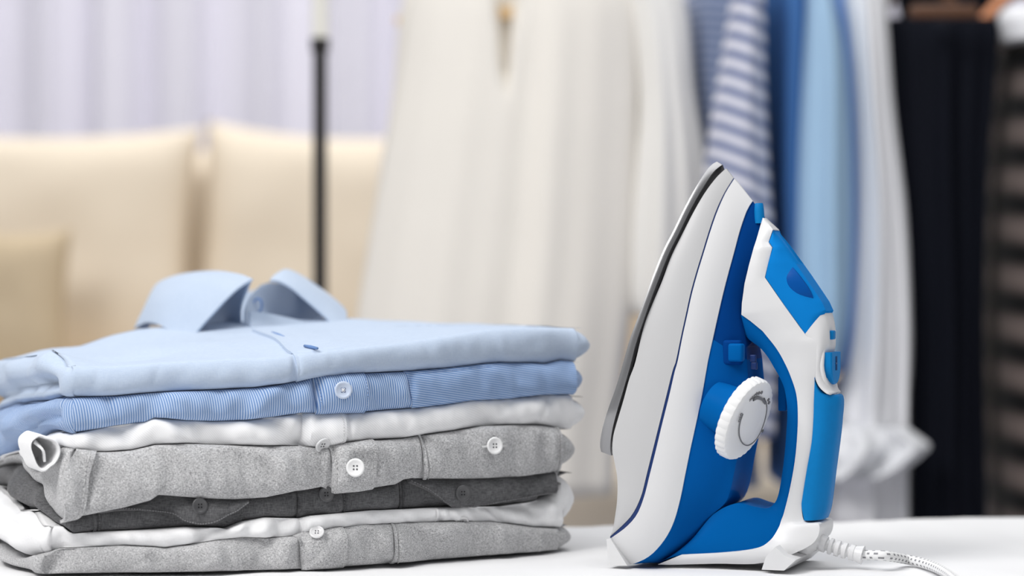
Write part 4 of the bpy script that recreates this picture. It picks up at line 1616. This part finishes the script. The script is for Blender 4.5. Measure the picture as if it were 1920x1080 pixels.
def hanger(x, z, rz, mt, label, halfw=0.2, bar=False, Y=RYR):
    """wooden hanger hooked over the rail at x; its neck is at height z"""
    h = empty('coat_hanger', (x, Y, z), rz, label, 'hanger', 'hangers on the rail')
    path = [Vector((s * halfw, 0, -0.055 * abs(s) ** 1.6)) for s in np.linspace(-1, 1, 25)]
    mesh('arms', *tube(path, 0.008, 12, sx=1.6), mt, h, 60)
    top = RTOP - z
    pts = [Vector((0, 0, 0.0))] + [Vector((0, 0, t)) for t in np.linspace(0.01, top - 0.02, 4)]
    for a in np.linspace(-PI / 2 - 0.5, PI * 0.8, 12):
        r = 0.0155
        c, s_ = math.cos(a), math.sin(a)
        pts.append(Vector((-r * math.sin(rz) * c * 0 + r * c, 0, top + r * s_)))
    hk = mesh('hook', *tube(pts, 0.0018, 8, up=(0, 1, 0)), M_hook, h, 180)
    hk.rotation_euler = (0, 0, PI / 2 - rz)
    if bar:
        mesh('trouser_bar', *tube([(-halfw * .95, 0, -0.075), (halfw * .95, 0, -0.075)], 0.006, 12), mt, h)
        for sgn in (-1, 1):
            mesh('bar_support', *tube([(sgn * halfw * .95, 0, -0.05), (sgn * halfw * .95, 0, -0.078)], 0.006, 10), mt, h)
    return h


def drape(name, st, mt, parent, Y, n=120, folds=6, amp=0.006, ph=0.0, depth=None, pinch=None, power=2.4, loc=None):
    """hanging cloth: st = (py, xL, xR, half depth m, fold strength); smooth, folded cross-sections"""
    q = cat(st, 40)
    rings = []
    base = parent.location if parent else Vector()
    for i, (py, xl, xr, hd, fs) in enumerate(q):
        ring = []
        for k in range(n):
            a = 2 * PI * k / n
            cx = math.copysign(abs(math.cos(a)) ** (2 / power), math.cos(a))
            sy = math.copysign(abs(math.sin(a)) ** (2 / power), math.sin(a))
            s = (cx + 1) / 2
            pa, pb = P(xl, py, Y), P(xr, py, Y)
            p = pa.lerp(pb, s)
            fy = math.sin(folds * 2 * PI * s * 0.5 + ph + 1.2 * nz(s * 3 + ph, i * 0.05)) + 0.5 * math.sin(folds * 2.3 * PI * s + 2 * ph)
            dy = sy * hd + fs * amp * fy * abs(sy) * (0.5 + 0.5 * nz(s * 4, i * .04, ph) + .3)
            if pinch:
                dy += pinch(s, py, sy)
            p.y = Y + dy
            p.x += 0.15 * amp * fs * fy * (1 - abs(sy))
            ring.append(p - base)
        rings.append(ring)
    return mesh(name, *loft(rings), mt, parent, 180)


def gtag(name, px, label, cat_, Y=RYR, py=200):
    p = P(px, py, Y)
    return empty(name, (p.x, Y, 0.0), 0, label, cat_)


# cream blouse, facing the viewer
M_cream = mat('blouse_cream', (240, 235, 227), 0.85, 0.1, var=0.02, scale=15)
M_cream2 = mat('sleeve_white', (234, 232, 228), 0.85, 0.1, var=0.02, scale=15)
BY = RY - 0.16
bl = gtag('blouse', 945, 'cream long-sleeved blouse with a slit neckline, facing the viewer on the rail', 'blouse', BY)


def vneck(s, py, sy):
    if sy > 0 or py > 185:
        return 0
    w_ = 0.075 * (1 - (py + 70) / 255) + 0.004
    c = 0.43 + 0.02 * (py / 180)
    d = abs(s - c)
    return 0.055 * (1 - sstep(w_ * 0.5, w_, d)) * min(1, (185 - py) / 60)


drape('torso', [(-72, 890, 1020, .03, 0), (-50, 800, 1120, .045, .2), (0, 770, 1185, .06, .5), (150, 745, 1195, .065, 1.0), (300, 718, 1192, .07, 1.2), (450, 692, 1190, .075, 1.4), (600, 668, 1182, .08, 1.6), (780, 648, 1160, .08, 1.8), (925, 638, 1150, .08, 1.9)],
      M_cream, bl, BY, n=220, folds=5, amp=0.004, pinch=vneck)
drape('sleeve', [(-50, 1120, 1215, .03, .2), (0, 1165, 1283, .04, .4), (180, 1190, 1305, .045, .8), (320, 1178, 1328, .05, 1), (450, 1162, 1338, .05, 1), (550, 1160, 1325, .045, 1), (590, 1178, 1300, .04, .6)], M_cream2, bl, BY + 0.01, folds=3, amp=.006, ph=1)
drape('sleeve', [(-50, 790, 860, .03, .2), (0, 755, 830, .035, .4), (180, 735, 810, .04, .8), (320, 712, 800, .045, 1), (480, 692, 790, .045, 1), (620, 690, 780, .04, .6)], M_cream, bl, BY + 0.06, folds=3, amp=.006, ph=2)
# neck band strips
for sgn, nm in ((-1, 'neck_band'), (1, 'neck_band')):
    pts = []
    for t in np.linspace(0, 1, 14):
        py = -60 + 225 * t
        px = 948 + sgn * (45 * (1 - t) ** 1.2 + 2)
        p = P(px, py, BY - 0.058 - 0.01 * t)
        p.y += 0.05 * t
        pts.append(p - bl.location)
    mesh(nm, *tube(pts, [0.0075 * (1 - 0.6 * t) for t in np.linspace(0, 1, 14)], 10, sx=0.6, up=(0, 1, 0)), M_cream, bl, 180)
hb = hanger(P(948, -40, RYR).x, P(948, -40, RYR).z, 0.0, M_wood, 'pale wooden hanger inside the neck of the cream blouse', 0.13, Y=RYR)
pz = P(948, 24, BY - 0.02)
v, f = boxm((0, pz.y - RYR, pz.z - hb.location.z), (0.055, 0.012, 0.014))
rbox('neck_block', (0.0, pz.y - RYR, pz.z - hb.location.z), (0.054, 0.012, 0.015), M_wood, hb, 0.004)

# striped navy and white shirt
M_ns = striped('navy_thin_stripe', (92, 108, 142), (150, 160, 184), (0.15, 0, 1), 0.011, sharp=0.9)
M_nw = striped('navy_wide_stripe', (84, 102, 150), (226, 226, 236), (0.42, 0, 1), 0.0215, sharp=1.4, bias=-0.1, warp=0.8, warpscale=9)
s1 = gtag('hanging_shirt', 1365, 'blue and white horizontally striped shirt hanging beside the cream blouse', 'shirt')
drape('torso', [(-60, 1330, 1400, .05, .2), (-20, 1290, 1410, .12, .4), (100, 1282, 1396, .12, 1), (300, 1295, 1400, .12, 1), (500, 1320, 1410, .12, 1), (900, 1320, 1420, .12, 1)], M_ns, s1, RYR + .05, folds=2, amp=.008, ph=.4)
drape('sleeve', [(-50, 1370, 1420, .04, .2), (0, 1370, 1432, .05, .5), (150, 1345, 1434, .05, 1), (300, 1322, 1440, .05, 1), (440, 1325, 1448, .05, 1), (620, 1340, 1455, .05, 1), (820, 1350, 1450, .05, 1)], M_nw, s1, RYR - .16, folds=2, amp=.006, ph=1.4)
# denim shirt
M_den = mat('denim_blue', (66, 108, 164), 0.85, 0.15, var=0.12, scale=12)
s2_ = gtag('hanging_shirt', 1470, 'dark denim blue shirt hanging just left of the light blue shirt', 'shirt')
drape('torso', [(-60, 1440, 1500, .05, .2), (-10, 1425, 1500, .13, .5), (150, 1430, 1498, .15, 1), (400, 1446, 1496, .16, 1), (700, 1450, 1496, .16, 1), (900, 1450, 1496, .16, 1)], M_den, s2_, RYR + .03, folds=2, amp=.012, ph=.2)
drape('sleeve', [(-40, 1450, 1500, .03, .2), (20, 1460, 1512, .04, .5), (150, 1462, 1506, .04, 1), (300, 1462, 1500, .04, 1), (500, 1466, 1500, .04, .6), (640, 1470, 1500, .04, .6)], M_den, s2_, RYR - .13, folds=2, amp=.006, ph=1.0)
# light blue shirt
M_lb = mat('hanging_light_blue', (166, 198, 226), 0.85, 0.15, var=0.06, scale=10)
s3 = gtag('hanging_shirt', 1545, 'plain light blue shirt hanging right behind the iron handle', 'shirt')
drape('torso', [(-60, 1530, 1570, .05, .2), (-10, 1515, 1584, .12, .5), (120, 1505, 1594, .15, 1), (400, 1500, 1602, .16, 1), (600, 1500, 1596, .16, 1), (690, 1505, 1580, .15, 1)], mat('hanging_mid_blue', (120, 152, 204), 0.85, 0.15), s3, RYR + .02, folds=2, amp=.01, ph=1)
drape('sleeve', [(-50, 1510, 1550, .035, .2), (0, 1508, 1560, .045, .4), (120, 1498, 1582, .05, .8), (300, 1486, 1592, .05, 1), (480, 1482, 1592, .05, 1), (600, 1488, 1585, .05, 1), (680, 1500, 1570, .04, .6)], M_lb, s3, RYR - .15, folds=2, amp=.01, ph=.7)
# white shirt with a flounced hem
M_wl = mat('hanging_white_lilac', (238, 238, 241), 0.85, 0.1, var=0.03, scale=10)
M_wf = mat('flounce_white', (236, 237, 240), 0.85, 0.1)
s4 = gtag('hanging_blouse', 1640, 'white blouse with a flared flounce near the hem, hanging beside the black trousers', 'blouse')
drape('torso', [(-60, 1595, 1640, .05, .2), (-10, 1588, 1655, .10, .5), (200, 1602, 1664, .12, 1), (400, 1606, 1688, .13, 1), (600, 1602, 1700, .13, 1), (700, 1588, 1700, .13, 1), (760, 1550, 1700, .13, 1), (990, 1550, 1702, .13, 1)], M_wl, s4, RYR + .01, folds=3, amp=.012, ph=.5)
drape('sleeve', [(-50, 1590, 1650, .03, .2), (0, 1582, 1657, .035, .4), (200, 1596, 1666, .04, .8), (400, 1598, 1690, .04, 1), (600, 1585, 1702, .04, 1), (800, 1565, 1702, .04, 1), (985, 1558, 1702, .04, 1)], M_wl, s4, RYR - .12, folds=3, amp=.012, ph=.9)
drape('flounce', [(800, 1545, 1700, .02, .5), (815, 1530, 1722, .03, 1.0), (834, 1520, 1746, .035, 1.4), (852, 1515, 1732, .035, 1.5), (874, 1510, 1704, .03, 1.5), (892, 1505, 1660, .03, 1.4)], M_wf, s4, RYR - .17, folds=4, amp=.02, ph=.2)
# black trousers
M_bk = mat('trouser_navy_black', (13, 16, 26), 0.8, 0.15, var=0.15, scale=8)
s5 = gtag('trousers', 1770, 'black trousers folded over a dark hanger, right side of the rail', 'trousers')
drape('trouser_leg', [(35, 1663, 1870, .018, .3), (60, 1664, 1874, .022, .6), (200, 1672, 1862, .024, .9), (320, 1682, 1852, .025, 1), (600, 1704, 1844, .025, 1), (800, 1706, 1844, .025, 1), (1000, 1706, 1852, .025, 1)], M_bk, s5, RYR - .09, folds=3, amp=.012, ph=.3)
drape('trouser_leg', [(35, 1668, 1870, .018, .3), (60, 1668, 1874, .022, .6), (200, 1676, 1862, .024, .9), (320, 1686, 1852, .025, 1), (600, 1708, 1844, .025, 1), (1000, 1712, 1850, .025, 1)], M_bk, s5, RYR - .035, folds=2, amp=.012, ph=1.3)
drape('waistband', [(-40, 1690, 1868, .03, .3), (-10, 1680, 1872, .035, .5), (40, 1690, 1870, .035, .5)], M_bk, s5, RYR + 0.06, folds=2, amp=.006, ph=1.3)
hd = hanger(P(1722, -40, RYR).x, P(1722, -60, RYR).z, 0.0, M_woodd, 'dark wooden hanger above the black trousers', 0.045)
pz = P(1722, 22, RYR - .17)
rbox('trouser_bar', (0, pz.y - RYR, pz.z - hd.location.z), (0.078, 0.014, 0.016), M_woodd, hd, 0.005)
# striped dark knit at the right edge
M_bs = striped('black_taupe_stripe', (10, 10, 12), (112, 100, 96), (0.25, 0, 1), 0.057, sharp=1.3, bias=0.1, warp=0.7, warpscale=6)
s6 = gtag('hanging_jumper', 1960, 'black and taupe striped jumper at the right end of the rail', 'jumper')
drape('torso', [(30, 1900, 1990, .05, .2), (70, 1880, 2010, .1, .5), (180, 1870, 2040, .12, 1), (400, 1854, 2050, .13, 1), (700, 1852, 2060, .13, 1), (1000, 1864, 2070, .13, 1)], M_bs, s6, RYR - .02, folds=3, amp=.012, ph=1.6)
drape('collar', [(18, 1880, 1950, .035, .2), (40, 1874, 1960, .05, .3), (78, 1882, 1956, .05, .3)], M_wl, s6, RYR - .10, folds=2, amp=.004)
hanger(P(1920, -30, RYR).x, P(1920, -20, RYR).z, 0.0, M_woodo, 'orange-brown wooden hanger holding the striped jumper', 0.06)

# ------------------------------------------------------------------ sofa and cushions
SY = 2.25
M_sofa = mat('sofa_beige', (230, 217, 198), 0.9, 0.1, var=0.03, scale=6)
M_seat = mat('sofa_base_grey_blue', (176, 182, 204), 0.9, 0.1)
M_tan = mat('cushion_tan', (200, 182, 154), 0.9, 0.1, var=0.04, scale=6)
sofa = empty('sofa', (-0.35, SY, 0), 0, 'beige upholstered sofa behind the clothes rail', 'sofa')
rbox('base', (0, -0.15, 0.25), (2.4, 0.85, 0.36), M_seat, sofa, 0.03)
for sx in (-0.55, 0.55):
    rbox('seat_cushion', (sx, -0.22, 0.49), (1.09, 0.72, 0.13), M_sofa, sofa, 0.05, 5)
rbox('backrest', (0, 0.24, 0.68), (2.4, 0.16, 0.74), M_sofa, sofa, 0.06, 5)
for sx in (-1.12, 1.12):
    rbox('armrest', (sx, -0.15, 0.52), (0.2, 0.85, 0.5), M_sofa, sofa, 0.07, 5)
for sx in (-1.05, 1.05):
    for sy in (-0.48, 0.2):
        mesh('leg', *lathe([(0.02, 0), (0.028, 0.08)], 16, Matrix.Translation((sx, sy, 0))), M_woodd, sofa)


def pillow(name, c, hw, hh, ht, mt, label, cat_='cushion', rot=0.0, lean=0.15, group=None, parent=None):
    n = 36
    V, Fs = [], []
    R = Matrix.Rotation(-lean, 3, 'X') @ Matrix.Rotation(rot, 3, 'Y')
    for s in (-1, 1):
        for j in range(n):
            for i in range(n):
                a, b = -1 + 2 * i / (n - 1), -1 + 2 * j / (n - 1)
                x = a * hw * (1 - 0.07 * (1 - b * b) * abs(a) ** 3)
                z = b * hh * (1 - 0.09 * (1 - a * a) * abs(b) ** 3)
                t = max(0, (1 - a ** 4)) ** 0.6 * max(0, (1 - b ** 4)) ** 0.6
                y = s * ht * t * (1 + 0.08 * nz(a * 2, b * 2, c[0]))
                V.append(R @ Vector((x, y, z)))
    N_ = n * n
    for k in (0, 1):
        for j in range(n - 1):
            for i in range(n - 1):
                q_ = k * N_ + j * n + i
                Fs.append((q_, q_ + 1, q_ + n + 1, q_ + n))
    o = mesh(name, V, Fs, mt, parent, 180)
    o.location = c
    if label:
        tag(o, label, cat_, group)
    return o


def at(px, py, Y):
    return P(px, py, Y)


gs = 'back cushions on the sofa'
c = at(75, 470, SY - .02)
pillow('sofa_cushion', c, 0.260, 0.205, 0.09, M_sofa, 'large beige cushion on the sofa, farthest from the cream blouse', rot=0.0, group=gs)
c = at(590, 468, SY + .0)
pillow('sofa_cushion', c, 0.194, 0.205, 0.09, M_sofa, 'beige cushion on the sofa, behind the black rail post', rot=0.06, group=gs)
c = at(1000, 470, SY - .0)
pillow('sofa_cushion', c, 0.162, 0.20, 0.08, M_sofa, 'beige cushion on the sofa, mostly hidden behind the cream blouse', group=gs)
c = at(5, 580, SY - .32)
pillow('throw_cushion', c, 0.10, 0.125, 0.06, M_tan, 'darker tan cushion on the sofa above the left end of the stack', lean=0.2)
